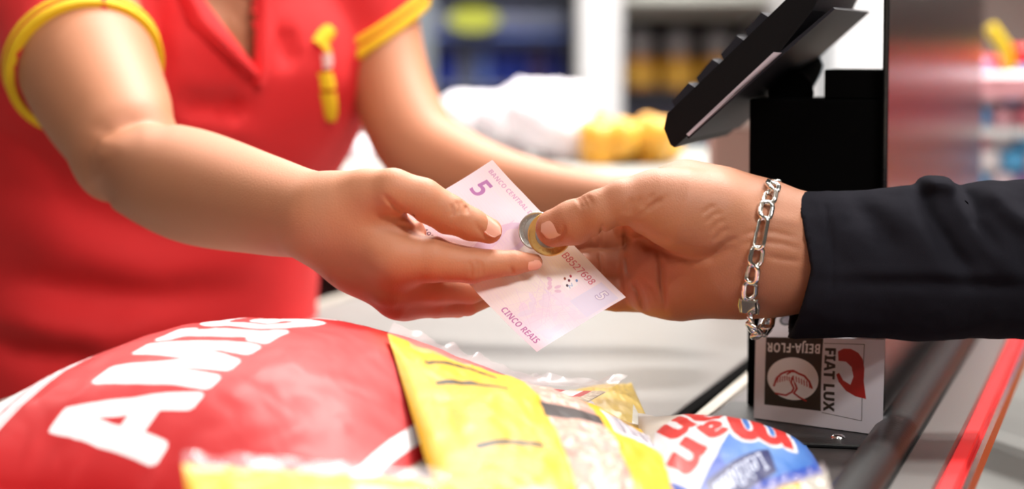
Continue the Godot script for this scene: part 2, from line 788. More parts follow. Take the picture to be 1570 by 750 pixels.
func materials() -> void:
	M.white_metal = mat(Color(0.86, 0.86, 0.85), 0.45)
	M.lamp = mat(Color(0.9, 0.9, 0.88), 0.6)
	M.lamp.emission_enabled = true
	M.lamp.emission = Color(1.0, 0.98, 0.94)
	M.lamp.emission_energy_multiplier = 1.5
	M.wall = grain(mat(Color(0.83, 0.82, 0.80), 0.85), 0.02, 1.0, 0.05)
	M.ceiling = grain(mat(Color(0.86, 0.86, 0.85), 0.9), 0.05, 2.0, 0.1)
	M.floor = mat(Color(0.55, 0.53, 0.50), 0.35)
	M.wall_dim = grain(mat(Color(0.52, 0.50, 0.48), 0.85), 0.02, 1.0, 0.05)
	M.belt = grain(mat(Color(0.49, 0.478, 0.465), 0.34), 0.03, 3.0, 0.01)
	M.steel = grain(mat(Color(0.72, 0.71, 0.70), 0.3, 1.0), 0.06, 8.0, 0.006)
	M.steel_hammered = grain(mat(Color(0.56, 0.55, 0.55), 0.17, 1.0), 0.09, 14.0, 0.014, 3, 512)
	M.steel_dark = grain(mat(Color(0.36, 0.34, 0.34), 0.38, 0.7), 0.05, 6.0, 0.01)
	M.black_plate = grain(mat(Color(0.035, 0.034, 0.037), 0.4), 0.1, 12.0, 0.02, 5)
	M.black_matt = dull(mat(Color(0.03, 0.029, 0.03), 0.8), 0.08)
	M.rubber = grain(mat(Color(0.06, 0.06, 0.066), 0.38), 0.05, 16.0, 0.015, 8)
	M.red_strip = mat(Color(0.93, 0.13, 0.15), 0.4)
	M.chrome = mat(Color(0.88, 0.88, 0.88), 0.16, 1.0)
	M.aluminium = mat(Color(0.72, 0.69, 0.65), 0.4, 0.8)
	M.grey_panel = mat(Color(0.42, 0.42, 0.41), 0.5)
	M.silver = mat(Color(0.93, 0.92, 0.90), 0.17, 1.0)
	M.black_plastic = grain(dull(mat(Color(0.055, 0.052, 0.062), 0.45), 0.3), 0.2, 30.0, 0.01, 6)
	M.key_plastic = dull(mat(Color(0.13, 0.13, 0.16), 0.42), 0.4)
	M.skin = grain(mat(Color.WHITE, 0.58), 0.05, 22.0, 0.012, 4, 512)
	M.skin.vertex_color_use_as_albedo = true
	M.skin.subsurf_scatter_enabled = true
	M.skin.subsurf_scatter_strength = 0.06
	M.skin_rough = grain(mat(Color.WHITE, 0.56), 0.06, 24.0, 0.018, 9, 512, 5)
	M.skin_rough.vertex_color_use_as_albedo = true
	M.skin_rough.subsurf_scatter_enabled = true
	M.skin_rough.subsurf_scatter_strength = 0.05
	M.nail_light = mat(Color(0.93, 0.68, 0.60), 0.26)
	M.nail_dark = mat(Color(0.80, 0.58, 0.50), 0.3)
	M.shirt = grain(mat(Color(0.90, 0.135, 0.15), 0.75), 0.2, 40.0, 0.015, 12)
	M.shirt.rim_enabled = true
	M.shirt.rim = 0.3
	M.shirt.rim_tint = 0.6
	M.shirt_yellow = mat(Color(0.98, 0.78, 0.08), 0.75)
	M.black_cloth = dull(grain(mat(Color(0.125, 0.122, 0.145), 0.95), 0.25, 40.0, 0.02, 13), 0.12)
	M.trousers = mat(Color(0.10, 0.11, 0.16), 0.85)
	M.hair = mat(Color(0.05, 0.035, 0.03), 0.5)
	M.gold = mat(Color(0.92, 0.76, 0.48), 0.46, 1.0)
	M.coin_silver = mat(Color(0.86, 0.84, 0.82), 0.34, 1.0)
	M.paper = mat(Color(0.86, 0.85, 0.88), 0.6)


func dull(m: StandardMaterial3D, k: float) -> StandardMaterial3D:
	m.metallic_specular = k
	return m


func room() -> void:
	var w := 7.0
	struct("floor", box_mesh(Vector3(0, -0.1, -2.0), Vector3(w * 2 + 0.4, 0.2, 13.4), Basis(), 0.001), M.floor, "pale polished shop floor")
	struct("ceiling", box_mesh(Vector3(0, 3.3, -2.0), Vector3(w * 2 + 0.4, 0.2, 13.4), Basis(), 0.001), M.ceiling, "white shop ceiling")
	struct("wall_back", box_mesh(Vector3(0, 1.6, -8.6), Vector3(w * 2 + 0.4, 3.2, 0.2), Basis(), 0.001), M.wall, "pale back wall of the shop")
	struct("wall_front", box_mesh(Vector3(0, 1.6, 4.6), Vector3(w * 2 + 0.4, 3.2, 0.2), Basis(), 0.001), M.wall_dim, "grey front wall of the shop")
	struct("wall_left", box_mesh(Vector3(-w - 0.1, 1.6, -2.0), Vector3(0.2, 3.2, 13.0), Basis(), 0.001), M.wall, "pale left wall of the shop")
	struct("wall_right", box_mesh(Vector3(w + 0.1, 1.6, -2.0), Vector3(0.2, 3.2, 13.0), Basis(), 0.001), M.wall, "pale right wall of the shop")


# ------------------------------------------------------------------ the counter
func counter() -> void:
	var t := thing("checkout_counter", "steel checkout counter with a pale belt, black rail and red strip", "counter", C(-0.4, 1.4, 0))
	part("body", cbox(-0.755, -0.10, 0.2, 2.55, 0.0, 0.828, 0.004), M.steel, t)
	part("belt", cbox(-0.752, -0.304, 0.22, 2.53, 0.828, TOP, 0.004), M.belt, t)
	part("edge_strip", cbox(-0.772, -0.755, 0.2, 2.55, 0.60, TOP + 0.001, 0.003), M.aluminium, t)
	part("gasket", cbox(-0.304, -0.294, 0.22, 2.53, 0.828, TOP + 0.002, 0.001), M.black_matt, t)
	part("inner_trim", cbox(-0.294, -0.281, 0.22, 2.53, 0.828, TOP + 0.001, 0.002), M.aluminium, t)
	part("side_plate", cbox(-0.281, -0.166, 0.22, 2.53, 0.828, TOP, 0.001), M.steel_dark, t)
	# rounded rubber rail
	var b := MB.new()
	var ring := [Vector2(-0.168, 0.83), Vector2(-0.1675, 0.852), Vector2(-0.165, 0.860), Vector2(-0.159, 0.8645), Vector2(-0.152, 0.8655), Vector2(-0.145, 0.864), Vector2(-0.140, 0.859), Vector2(-0.1385, 0.852), Vector2(-0.1385, 0.83)]
	var rows := []
	for i in 2:
		var row := []
		for q in ring: row.append(C(q.x, 0.22 if i == 0 else 2.53, q.y))
		rows.append(row)
	b.grid(rows)
	b.cap(rows[0])
	b.cap(rows[1])
	part("rubber_rail", b.commit(), M.rubber, t)
	part("steel_band", cbox(-0.1385, -0.1125, 0.22, 2.53, 0.828, 0.8545, 0.002), M.steel, t)
	part("red_strip", cbox(-0.1120, -0.1020, 0.22, 2.53, 0.828, 0.8550, 0.001), M.red_strip, t)
	part("chrome_edge", cbox(-0.1018, -0.0925, 0.22, 2.53, 0.828, 0.8535, 0.003), M.chrome, t)
	part("side_panel", hull_prism([C(-0.0925, 0.22, 0.85), C(0.06, 0.22, 0.80), C(0.06, 0.22, 0.05), C(-0.0925, 0.22, 0.05)], [C(-0.0925, 2.53, 0.85), C(0.06, 2.53, 0.80), C(0.06, 2.53, 0.05), C(-0.0925, 2.53, 0.05)]), M.grey_panel, t)


# ------------------------------------------------------------------ the black stand with the steel screen and the keypad
func upright(pts: Array, a: float, depth: float) -> ArrayMesh:    # outline in px on the upright plane at a, extruded away from us
	var p0 := []
	var p1 := []
	var back := C(0, depth, 0) - C(0, 0, 0)
	for q in pts:
		var p := PA(q[0], q[1], a)
		p0.append(p)
		p1.append(p + back)
	return hull_prism(p0, p1)


func cross(p: Vector3) -> float:     # the place across the counter
	return p.x * cos(YAW_COUNTER) + p.z * sin(YAW_COUNTER)


func stand() -> void:
	var a := 1.607
	var foot := G(1250, 655, TOP)
	var t := thing("terminal_stand", "black stand with stepped top beside the hammered steel partition", "stand", Vector3(foot.x, TOP, foot.z))
	var low := PA(1250, 640, a)
	part("base_plate", box_mesh(C(-0.2235, 1.545, TOP + 0.0015), Vector3(0.110, 0.003, 0.16), counter_basis(), 0.001), M.black_plate, t)
	part("column", cbox(cross(PA(1148, 280, a)), -0.1742, a, a + 0.07, TOP + 0.003, PA(1250, 152, a).y, 0.001), M.black_matt, t)
	part("upper_block", cbox(cross(PA(1263, 130, a)), -0.1742, a + 0.002, a + 0.06, PA(1250, 152, a).y, PA(1310, 107, a).y, 0.001), M.black_matt, t)
	var s := MB.new()
	var sc := G(1285, 671, TOP + 0.003)
	s.lathe([Vector2(0.0045, 0.0), Vector2(0.0042, 0.0010), Vector2(0.003, 0.0018), Vector2(0.0001, 0.0021)], 16, Transform3D(Basis(), sc))
	part("screw", s.commit(), M.chrome, t)
	# partition: a tall folded steel sheet along the counter
	var pt := thing("steel_partition", "tall hammered steel partition standing along the counter behind the sleeve", "partition", C(-0.172, 1.95, TOP))
	part("side_sheet", cbox(-0.1738, -0.1705, a - 0.002, 2.50, TOP, 1.30, 0.0008), M.steel_hammered, pt)
	part("edge_bead", cbox(-0.1742, -0.1736, a - 0.0045, a - 0.001, TOP, 1.30, 0.0004), M.black_matt, pt)
	# keypad terminal, seen from its side, tilted
	var k := thing("keypad_terminal", "black keypad terminal tilted on an arm above the stand", "keypad", PA(1150, 130, 1.53))
	var front := 1.53
	var deep := 0.20
	part("body", upright([[1018, 197], [1023, 174], [1030, 168], [1196, 8], [1222, -18], [1242, -34], [1262, -18], [1246, 16], [1192, 84], [1052, 210], [1034, 226], [1028, 222]], front, deep), M.black_plastic, k)
	part("underside", upright([[1052, 209], [1192, 83], [1277, 11], [1280, 14], [1196, 88], [1056, 213]], front + 0.002, deep - 0.004), M.key_plastic, k)
	part("trim_strip", upright([[1052, 206], [1186, 80], [1198, 81], [1184, 88], [1056, 209]], front - 0.0006, 0.002), mat(Color(0.74, 0.70, 0.74), 0.5), k)
	var keys := [[1024, 168, 1082, 118], [1087, 112, 1114, 86], [1121, 82, 1149, 51], [1156, 44, 1182, 19]]
	var axis := Vector2(1196 - 1030, 8 - 168).normalized()
	var nrm := Vector2(axis.y, -axis.x)
	for row in keys.size():
		var q: Array = keys[row]
		var a0 := 1030.0 + axis.x * (6 + row * 52)
		var b0 := 168.0 + axis.y * (6 + row * 52)
		for colm in 5:
			var p0 := Vector2(a0, b0)
			var p1 := p0 + axis * 40
			part("key", upright([[p0.x, p0.y], [p0.x + nrm.x * 9 + axis.x * 3, p0.y + nrm.y * 9 + axis.y * 3], [p1.x + nrm.x * 12, p1.y + nrm.y * 12], [p1.x + nrm.x * 0.0 + axis.x * 3, p1.y + axis.y * 3]], front + 0.004 + colm * 0.038, 0.032), M.key_plastic, k)
	var arm := MB.new()
	arm.tube([PA(1214, 40, front + 0.16), PA(1222, 66, front + 0.19), PA(1228, 100, front + 0.20), PA(1215, 130, front + 0.16), PA(1212, 143, a + 0.04)], [0.012, 0.015, 0.016, 0.014, 0.016], 12)
	part("support_arm", arm.commit(), M.black_matt, k)


# ------------------------------------------------------------------ people
# a fingernail: a thin curved plate at the point p, along dir, facing out, curved round the finger with radius r
func nail_place(f: Field, px: float, py: float, tx: float, ty: float, out: Vector3) -> Array:     # the spot under a pixel, the way to the tip, the way out
	var p := f.hit(V(px, py, 1.0), 1.40, 1.56)
	out = (out.normalized() + f.slope(p, 0.003)).normalized()
	return [p + out * 0.0006, V(tx, ty, -p.z) - V(px, py, -p.z), out]


func nail(place: Array, length: float, width: float, r: float, m: Material, parent: Node3D, droop := 0.0008) -> void:
	var p: Vector3 = place[0]
	var out: Vector3 = place[2]
	var dir: Vector3 = place[1]
	dir = (dir - out * dir.dot(out)).normalized()
	var side := dir.cross(out).normalized()
	var top := []
	var low := []
	for j in 9:
		var v := j / 8.0 * 2.0 - 1.0
		var row := []
		var row2 := []
		for i in 13:
			var u := i / 12.0 * 2.0 - 1.0
			# a rounded rectangle, the root side rounder
			var half := width / 2.0 * pow(maxf(0.0, 1.0 - pow(absf(v), 2.8 if v > 0 else 3.2)), 0.45)
			var a := u * half
			var ang := a / r
			var q := p + side * (sin(ang) * r) + out * ((cos(ang) - 1.0) * r - droop * v * v) + dir * (v * length / 2.0)
			row.append(q)
			row2.append(q - out * 0.0011 * (1.0 - 0.4 * absf(v)))
		top.append(row)
		low.append(row2)
	var b := MB.new()
	b.grid(top)
	low.reverse()
	b.grid(low)
	for e in 8:
		b.quad(e * 13 + 12, (e + 1) * 13 + 12, 117 + (7 - e) * 13 + 12, 117 + (8 - e) * 13 + 12)
	to_world(b)
	part("fingernail", b.commit(), m, parent)


const TORSO_ACROSS := Vector3(0.88, 0.0, -0.475)   # from her right shoulder to her left, in the eye's axes
const TORSO_OUT := Vector3(0.475, 0.0, 0.88)       # the way her chest faces


func torso(f: Field, grow: float) -> void:
	var n := TORSO_OUT
	var g := grow
	f.cone(V(300, -40, 2.10), V(292, 110, 2.105), 0.130 + g, 0.142 + g, 0.05, n, 1.35)
	f.cone(V(292, 110, 2.105), V(225, 330, 2.14), 0.142 + g, 0.138 + g, 0.05, n, 1.3)
	f.cone(V(225, 330, 2.14), V(196, 520, 2.155), 0.146 + g, 0.158 + g, 0.05, n, 1.25)
	f.cone(V(196, 520, 2.155), V(180, 760, 2.20), 0.158 + g, 0.165 + g, 0.05, n, 1.3)
	# chest
	f.cone(V(250, 95, 1.995), V(250, 105, 1.995), 0.062 + g, 0.062 + g, 0.06)
	f.cone(V(452, 95, 2.075), V(452, 105, 2.075), 0.058 + g, 0.058 + g, 0.06)
	f.cone(V(150, 40, 2.09), V(128, 330, 2.15), 0.098 + g, 0.100 + g, 0.05, n, 1.2)
	# shoulders
	f.cone(V(80, -130, 1.98), V(330, -170, 2.05), 0.062 + g, 0.062 + g, 0.06)
	f.cone(V(330, -170, 2.05), V(548, -140, 2.13), 0.062 + g, 0.060 + g, 0.06)


func arm_right(f: Field) -> void:
	limb(f, [[50, -120, 1.965, 116], [138, 112, 1.80, 105], [196, 222, 1.715, 84]], 0.002)
	limb(f, [[190, 246, 1.715, 66], [222, 260, 1.69, 76], [300, 287, 1.63, 87], [400, 313, 1.555, 76], [452, 325, 1.515, 68], [496, 331, 1.487, 63]], 0.002, 0.02)


func arm_left(f: Field) -> void:
	limb(f, [[548, -130, 2.12, 88], [584, 70, 2.085, 62], [634, 212, 2.04, 62], [706, 262, 2.015, 59], [790, 288, 1.99, 50], [905, 306, 1.98, 40], [985, 318, 1.98, 40]], 0.004)
	chain(f, [[985, 318, 1.98, 40], [1040, 330, 1.975, 36], [1060, 345, 1.97, 20]], 0.02)


func cashier_hand(f: Field) -> void:
	# wrist and palm
	chain(f, [[496, 329, 1.486, 58], [524, 322, 1.482, 48], [604, 394, 1.473, 37]], 0.014, 0.004)
	chain(f, [[496, 335, 1.487, 56], [519, 345, 1.488, 50], [601, 428, 1.487, 37]], 0.014, 0.004)
	chain(f, [[495, 345, 1.490, 54], [540, 392, 1.498, 42], [609, 446, 1.503, 37]], 0.012)
	chain(f, [[497, 352, 1.494, 50], [545, 400, 1.506, 38], [620, 457, 1.514, 29]], 0.012)
	# ball and bones of the thumb
	chain(f, [[515, 322, 1.484, 48], [562, 297, 1.471, 32], [602, 292, 1.463, 33]], 0.010)
	# fold of skin between thumb and forefinger
	chain(f, [[560, 322, 1.476, 36], [606, 342, 1.477, 26], [632, 350, 1.483, 14], [646, 356, 1.489, 8]], 0.006)
	chain(f, [[602, 292, 1.463, 33], [647, 306, 1.465, 33], [688, 328, 1.469, 29.5], [722, 344, 1.474, 25], [750, 354, 1.480, 20]], 0.002, 0.003)
	# forefinger
	chain(f, [[604, 396, 1.473, 38], [660, 398, 1.475, 35], [722, 407, 1.480, 27], [788, 403, 1.485, 18.5], [819, 402, 1.4875, 13]], 0.002, 0.008)
	# middle, ring and little finger, bent away behind the note
	chain(f, [[604, 436, 1.490, 33], [668, 441, 1.497, 24], [721, 447, 1.508, 19], [768, 430, 1.532, 16], [790, 412, 1.540, 13]], 0.0012, 0.006)
	chain(f, [[612, 456, 1.502, 33], [668, 463, 1.510, 22.5], [716, 464, 1.519, 20.5], [758, 450, 1.543, 16], [778, 430, 1.548, 13]], 0.0012, 0.006)
	chain(f, [[622, 462, 1.514, 27], [668, 470, 1.524, 18], [702, 470, 1.534, 17], [736, 458, 1.552, 13], [750, 440, 1.556, 11]], 0.0012, 0.006)


func cashier_hand_lines(f: Field) -> void:
	var z0 := -1.50
	var z1 := -1.40
	# knuckle of the thumb: short arcs across
	for q in [[[690, 312], [694, 322], [693, 334]], [[697, 306], [703, 318], [702, 332]], [[704, 306], [711, 318], [711, 330]], [[712, 314], [716, 322], [716, 330]]]:
		f.groove(line(q, 1.45), 0.0013, 0.0010, z0, z1)
	# nail fold of the thumb
	f.groove(line([[728, 338], [732, 349], [742, 360], [757, 366]], 1.46), 0.0013, 0.0010, z0, z1)
	# middle joint of the forefinger
	for q in [[[719, 398], [723, 412], [722, 428]], [[727, 394], [732, 410], [731, 428]], [[735, 398], [739, 410], [738, 424]]]:
		f.groove(line(q, 1.465), 0.0013, 0.0008, z0, z1)
	f.groove(line([[782, 408], [785, 415], [784, 421]], 1.47), 0.0012, 0.0008, z0, z1)
	# folds in the web of the thumb
	f.groove(line([[586, 298], [596, 306], [606, 316], [622, 328], [642, 344]], 1.46), 0.0015, 0.0022, -1.505, z1)
	for q in [[[612, 332], [626, 334], [640, 340]], [[606, 344], [618, 346], [632, 352]], [[622, 322], [630, 330], [636, 342]]]:
		f.groove(line(q, 1.465), 0.0014, 0.0011, -1.505, z1)
	f.groove(line([[560, 372], [585, 388]], 1.46), 0.005, -0.0004, z0, z1)


const DARK_SKIN := Color(0.52, 0.24, 0.15)


func cashier() -> void:
	var root := V(215, 520, 2.16)
	root = W(root)
	root.y = 0.0
	var t := thing("person", "cashier in a red polo shirt with yellow sleeve bands handing over a banknote", "person", root)
	var skin := lin(Color(0.755, 0.50, 0.365))
	var pink := lin(Color(0.77, 0.465, 0.34))
	var brown := lin(Color(0.66, 0.41, 0.285))
	var body := MB.new()
	# hand
	var lo := V(478, 500, 1.47)
	var hi := V(850, 240, 1.47)
	var f := Field.new(Vector3(lo.x, lo.y, -1.575), Vector3(hi.x, hi.y, -1.437), 0.0012)
	arm_right(f)
	cashier_hand(f)
	cashier_hand_lines(f)
	var blobs := [[V(608, 425, 1.47), 0.014, pink, 0.3], [V(620, 455, 1.49), 0.014, pink, 0.3], [V(640, 470, 1.50), 0.02, pink, 0.25], [V(700, 465, 1.51), 0.016, brown, 0.5], [V(727, 412, 1.47), 0.008, brown, 0.35],
		[V(703, 320, 1.46), 0.008, brown, 0.2], [V(760, 356, 1.482), 0.009, pink, 0.5], [V(818, 402, 1.48), 0.011, pink, 0.6], [V(628, 338, 1.48), 0.009, pink, 0.55], [V(560, 430, 1.49), 0.022, pink, 0.3]]
	f.mesh(body, skin, blobs)
	var nails := [nail_place(f, 751, 346, 769, 356, Vector3(0.22, 0.36, 0.90)), nail_place(f, 818, 408, 832, 407, Vector3(0.12, -0.62, 0.78))]
	# arm
	f = Field.new(Vector3(-0.46, -0.03, -2.0), Vector3(V(500, 0, 1.47).x, 0.235, -1.40), 0.0034)
	arm_right(f)
	cashier_hand(f)
	f.groove(line([[150, 268], [158, 290], [172, 318]], 1.68), 0.010, 0.0035, -1.75, -1.55)
	f.groove(line([[180, 210], [225, 180], [285, 184]], 1.68), 0.012, 0.003, -1.80, -1.55)
	f.groove(line([[162, 200], [150, 230], [160, 258]], 1.68), 0.012, -0.003, -1.75, -1.55)
	f.mesh(body, skin, [[V(200, 270, 1.66), 0.04, brown, 0.5], [V(160, 280, 1.66), 0.03, brown, 0.4], [V(330, 340, 1.60), 0.05, brown, 0.2]])
	# other arm
	f = Field.new(Vector3(-0.20, -0.02, -2.24), Vector3(0.175, 0.30, -1.90), 0.006)
	arm_left(f)
	f.mesh(body, skin, [])
	# trunk, neck and head
	f = Field.new(Vector3(-0.56, -0.42, -2.40), Vector3(0.02, 0.78, -1.82), 0.012)
	torso(f, -0.010)
	f.cone(V(330, -120, 2.05), V(335, -290, 2.03), 0.056, 0.052, 0.04)
	f.cone(V(335, -420, 2.04), V(338, -370, 2.00), 0.085, 0.066, 0.03)
	f.cone(V(352, -330, 1.97), V(360, -312, 1.955), 0.040, 0.030, 0.03)
	f.cone(V(372, -388, 1.915), V(378, -360, 1.905), 0.008, 0.013, 0.012)
	f.mesh(body, skin, [])
	to_world(body)
	part("body", body.commit(), M.skin, t)
	nail(nails[0], 0.0176, 0.0112, 0.0085, M.nail_light, t, 0.0006)
	nail(nails[1], 0.0112, 0.0070, 0.0050, M.nail_light, t, 0.0004)
	shirt(t)
	# hair and trousers, outside the picture
	f = Field.new(Vector3(-0.42, 0.34, -2.22), Vector3(-0.08, 0.64, -1.86), 0.012)
	f.cone(V(330, -425, 2.06), V(325, -380, 2.08), 0.096, 0.085, 0.03)
	f.cut(V(350, -390, 1.985), Vector3(0.3, -0.5, 0.8))
	var b := MB.new()
	f.mesh(b, Color.WHITE)
	part("hair", to_world(b).commit(), M.hair, t)
	b = MB.new()
	var hip := W(V(205, 700, 2.16))
	var side := view * TORSO_ACROSS
	side.y = 0
	for s in [-1, 1]:
		var q: Vector3 = hip + side * 0.085 * s
		b.tube([Vector3(q.x, hip.y, q.z), Vector3(q.x, 0.5, q.z), Vector3(q.x, 0.0, q.z)], [0.095, 0.07, 0.055], 14)
	part("trousers", b.commit(), M.trousers, t)


# an open strip of cloth laid on the front of a field: rows of [px, py] pairs from one side to the other
func patch(f: Field, rows: Array, lift: float, nu := 6) -> MB:
	var b := MB.new()
	var grid := []
	for r in rows:
		var row := []
		for i in nu:
			var w := i / float(nu - 1)
			var px := lerpf(r[0], r[2], w)
			var py := lerpf(r[1], r[3], w)
			var p := f.hit(V(px, py, 1.0), 1.75, 2.4)
			if p == Vector3.ZERO: p = V(px, py, 2.05)
			var edge := minf(w, 1.0 - w)
			row.append(p + f.slope(p, 0.012) * (lift if edge > 0.02 else lift * 0.2))
		grid.append(row)
	b.grid(grid)
	return b


func shirt(t: Node3D) -> void:
	var f := Field.new(Vector3(-0.62, -0.42, -2.42), Vector3(0.02, 0.36, -1.72), 0.008)
	torso(f, 0.002)
	# sleeves
	var sl := Field.new(Vector3(-0.62, -0.42, -2.42), Vector3(0.02, 0.36, -1.72), 0.008)
	sl.cone(V(50, -120, 1.965), V(130, 104, 1.812), 0.072, 0.0575, 0.001)
	sl.cone(V(548, -130, 2.12), V(566, 82, 2.090), 0.068, 0.047, 0.001)
	var end_r := V(131, 108, 1.809)
	var dir_r := (V(138, 122, 1.79) - V(50, -120, 1.965)).normalized()
	var end_l := V(562, 70, 2.09)
	var dir_l := Vector3(0.52, -0.84, -0.22).normalized()
	sl.cut_near(end_r, dir_r, 0.12)
	sl.cut_near(end_l, dir_l, 0.12)
	f.merge(sl, 0.012)
	# folds
	var g := func(pts: Array, w: float, d: float) -> void: f.groove(line(pts, 2.02), w, d, -2.2, -1.7)
	g.call([[283, 175], [318, 168], [360, 168], [392, 178]], 0.010, 0.014)
	g.call([[260, 205], [340, 195], [420, 215]], 0.018, -0.006)
	g.call([[440, 40], [436, 70], [452, 110]], 0.010, 0.008)
	g.call([[250, -10], [262, 70], [272, 150]], 0.009, 0.008)
	g.call([[232, 0], [248, 80]], 0.009, -0.006)
	g.call([[-30, 270], [80, 300], [220, 345], [330, 350]], 0.016, 0.008)
	g.call([[-40, 330], [90, 370], [240, 425], [430, 410]], 0.022, -0.012)
	g.call([[-40, 420], [120, 445], [250, 455], [400, 430]], 0.014, 0.012)
	g.call([[-40, 470], [60, 500], [170, 520], [300, 480]], 0.016, -0.012)
	g.call([[-40, 520], [70, 545], [180, 555]], 0.012, 0.012)
	g.call([[-30, 200], [40, 225], [130, 300]], 0.012, 0.007)
	g.call([[10, 60], [40, 20], [110, -20]], 0.010, 0.006)
	g.call([[-20, 40], [10, 10], [60, -40]], 0.012, -0.006)
	var n := FastNoiseLite.new()
	n.seed = 5
	n.frequency = 9.0
	f.wave(n, 0.004)
	# the open neck
	var neck := PackedVector2Array([Vector2(298, -6), Vector2(340, 50), Vector2(388, 114), Vector2(391, 60), Vector2(392, -6), Vector2(420, -160), Vector2(230, -160)])
	var open := func(p: Vector3) -> bool:
		if p.z < -2.10: return false
		return Geometry2D.is_point_in_polygon(Vector2(p.x / -p.z * F + 785.0, -p.y / -p.z * F + 375.0), neck)
	var b := MB.new()
	f.mesh(b, Color.WHITE, [], open)
	t = part("polo_shirt", to_world(b).commit(), M.shirt, t)
	# collar and placket
	b = patch(f, [[262, -40, 292, -40], [273, -4, 300, -4], [288, 40, 334, 40], [322, 72, 358, 72], [352, 98, 376, 97], [376, 114, 387, 112]], 0.011)
	part("collar", to_world(b).commit(false, 0), M.shirt, t)
	b = patch(f, [[391, -40, 424, -40], [391, 0, 424, 0], [390, 50, 422, 50], [388, 100, 416, 104], [386, 128, 402, 130]], 0.008)
	part("placket", to_world(b).commit(false, 0), M.shirt, t)
	# sleeve bands: yellow, thin red, yellow, round the end of each sleeve
	band(t, V(50, -120, 1.965), V(130, 104, 1.812), 0.072, 0.0575, end_r, dir_r)
	band(t, V(548, -130, 2.12), V(566, 82, 2.090), 0.068, 0.047, end_l, dir_l)
	# yellow stitched emblem on the chest
	var em := [[[478, 62, 494, 78], [490, 44, 508, 62], [500, 38, 514, 52]], [[488, 66, 500, 90], [496, 62, 508, 86]], [[486, 112, 508, 110], [490, 122, 512, 121], [491, 136, 514, 135]], [[490, 141, 514, 140], [494, 160, 517, 159], [497, 176, 517, 174], [500, 184, 514, 182]]]
	for q in em:
		b = patch(f, q, 0.004, 5)
		part("emblem", to_world(b).commit(false, 0), M.shirt_yellow, t)
	b = patch(f, [[492, 84, 508, 82], [494, 96, 510, 94], [494, 106, 508, 104]], 0.004, 5)
	part("emblem", to_world(b).commit(false, 0), mat(Color(0.93, 0.75, 0.72), 0.75), t)


# a knitted band round the cut end of a sleeve; a and b are the sleeve's axis, the cut passes through p across n
func band(t: Node3D, a: Vector3, b: Vector3, ra: float, rb: float, p: Vector3, n: Vector3) -> void:
	var ax := (b - a).normalized()
	var s := ax.cross(Vector3.UP).normalized()
	var u := s.cross(ax)
	var ring := func(back: float, out: float, k: int) -> Vector3:
		var w := TAU * k / 48.0
		var e := s * cos(w) + u * sin(w)
		# the point of the cone's side in this direction that lies on the plane
		var l := (b - a).length()
		var q := a + e * ra
		var r := b + e * rb
		var h := (p - n * back - q).dot(n) / (r - q).dot(n)
		return q.lerp(r, h) + e * out
	for stripe in [["cuff_band", 0.0090, 0.0150, 0.0026, M.shirt_yellow], ["cuff_line", 0.0072, 0.0090, 0.0024, M.shirt], ["cuff_band", -0.0005, 0.0072, 0.0027, M.shirt_yellow]]:
		var m := MB.new()
		var rows := []
		for q in [[stripe[1], -0.004], [stripe[1], stripe[3] * 0.7], [lerpf(stripe[1], stripe[2], 0.25), stripe[3]], [lerpf(stripe[1], stripe[2], 0.75), stripe[3]], [stripe[2], stripe[3] * 0.7], [stripe[2], -0.004]]:
			var row := []
			for k in 48: row.append(ring.call(q[0], q[1], k))
			rows.append(row)
		m.grid(rows, true)
		part(stripe[0], to_world(m).commit(), stripe[4], t)


# ------------------------------------------------------------------ the customer
func customer_hand(f: Field) -> void:
	var z := Vector3(0, 0, 1)
	# wrist
	f.cone(V(1330, 388, 1.505), V(1165, 384, 1.503), 0.0362, 0.0375, 0.02, z, 1.32)
	# heel of the hand and little finger's side
	chain(f, [[1165, 392, 1.503, 84], [1100, 402, 1.506, 78], [1034, 428, 1.514, 57], [1000, 436, 1.522, 44]], 0.014, 0.02)
	# ball of the thumb
	chain(f, [[1140, 352, 1.495, 62], [1085, 332, 1.484, 66], [1035, 322, 1.477, 62], [1000, 312, 1.475, 44]], 0.008, 0.02)
	# back of the hand above
	chain(f, [[1160, 340, 1.507, 50], [1100, 314, 1.504, 48], [1048, 293, 1.500, 40], [1000, 300, 1.500, 34]], 0.012, 0.02)
	# middle of the palm
	chain(f, [[1090, 380, 1.521, 56], [1010, 372, 1.530, 42], [992, 400, 1.530, 40]], 0.01)
	# thumb
	chain(f, [[1000, 310, 1.474, 44], [955, 309, 1.470, 32], [918, 324, 1.472, 31], [880, 341, 1.4785, 34]], 0.004, 0.010)
	f.cone(V(880, 341, 1.4785), V(850, 350, 1.4815), 0.0133, 0.0118, 0.003, Vector3(0.25, 0.1, 0.96), 1.35)
	# web of the thumb
	chain(f, [[1000, 325, 1.500, 34], [976, 336, 1.514, 24], [958, 348, 1.528, 17]], 0.006)
	# fingers, curled behind the note
	chain(f, [[994, 365, 1.536, 27], [944, 361, 1.541, 24.5], [900, 360, 1.540, 24.5], [862, 368, 1.524, 18], [846, 374, 1.513, 15]], 0.0010, 0.004)
	chain(f, [[996, 407, 1.534, 27], [944, 407, 1.537, 24.5], [900, 405, 1.535, 24.5], [862, 408, 1.518, 17], [848, 412, 1.509, 14]], 0.0010, 0.004)
	chain(f, [[1000, 449, 1.533, 28], [946, 453, 1.533, 25], [902, 449, 1.530, 24], [868, 444, 1.514, 17], [855, 442, 1.506, 14]], 0.0010, 0.004)
	chain(f, [[1008, 456, 1.546, 25], [950, 458, 1.556, 20], [912, 452, 1.558, 18], [880, 446, 1.550, 14]], 0.0010, 0.004)


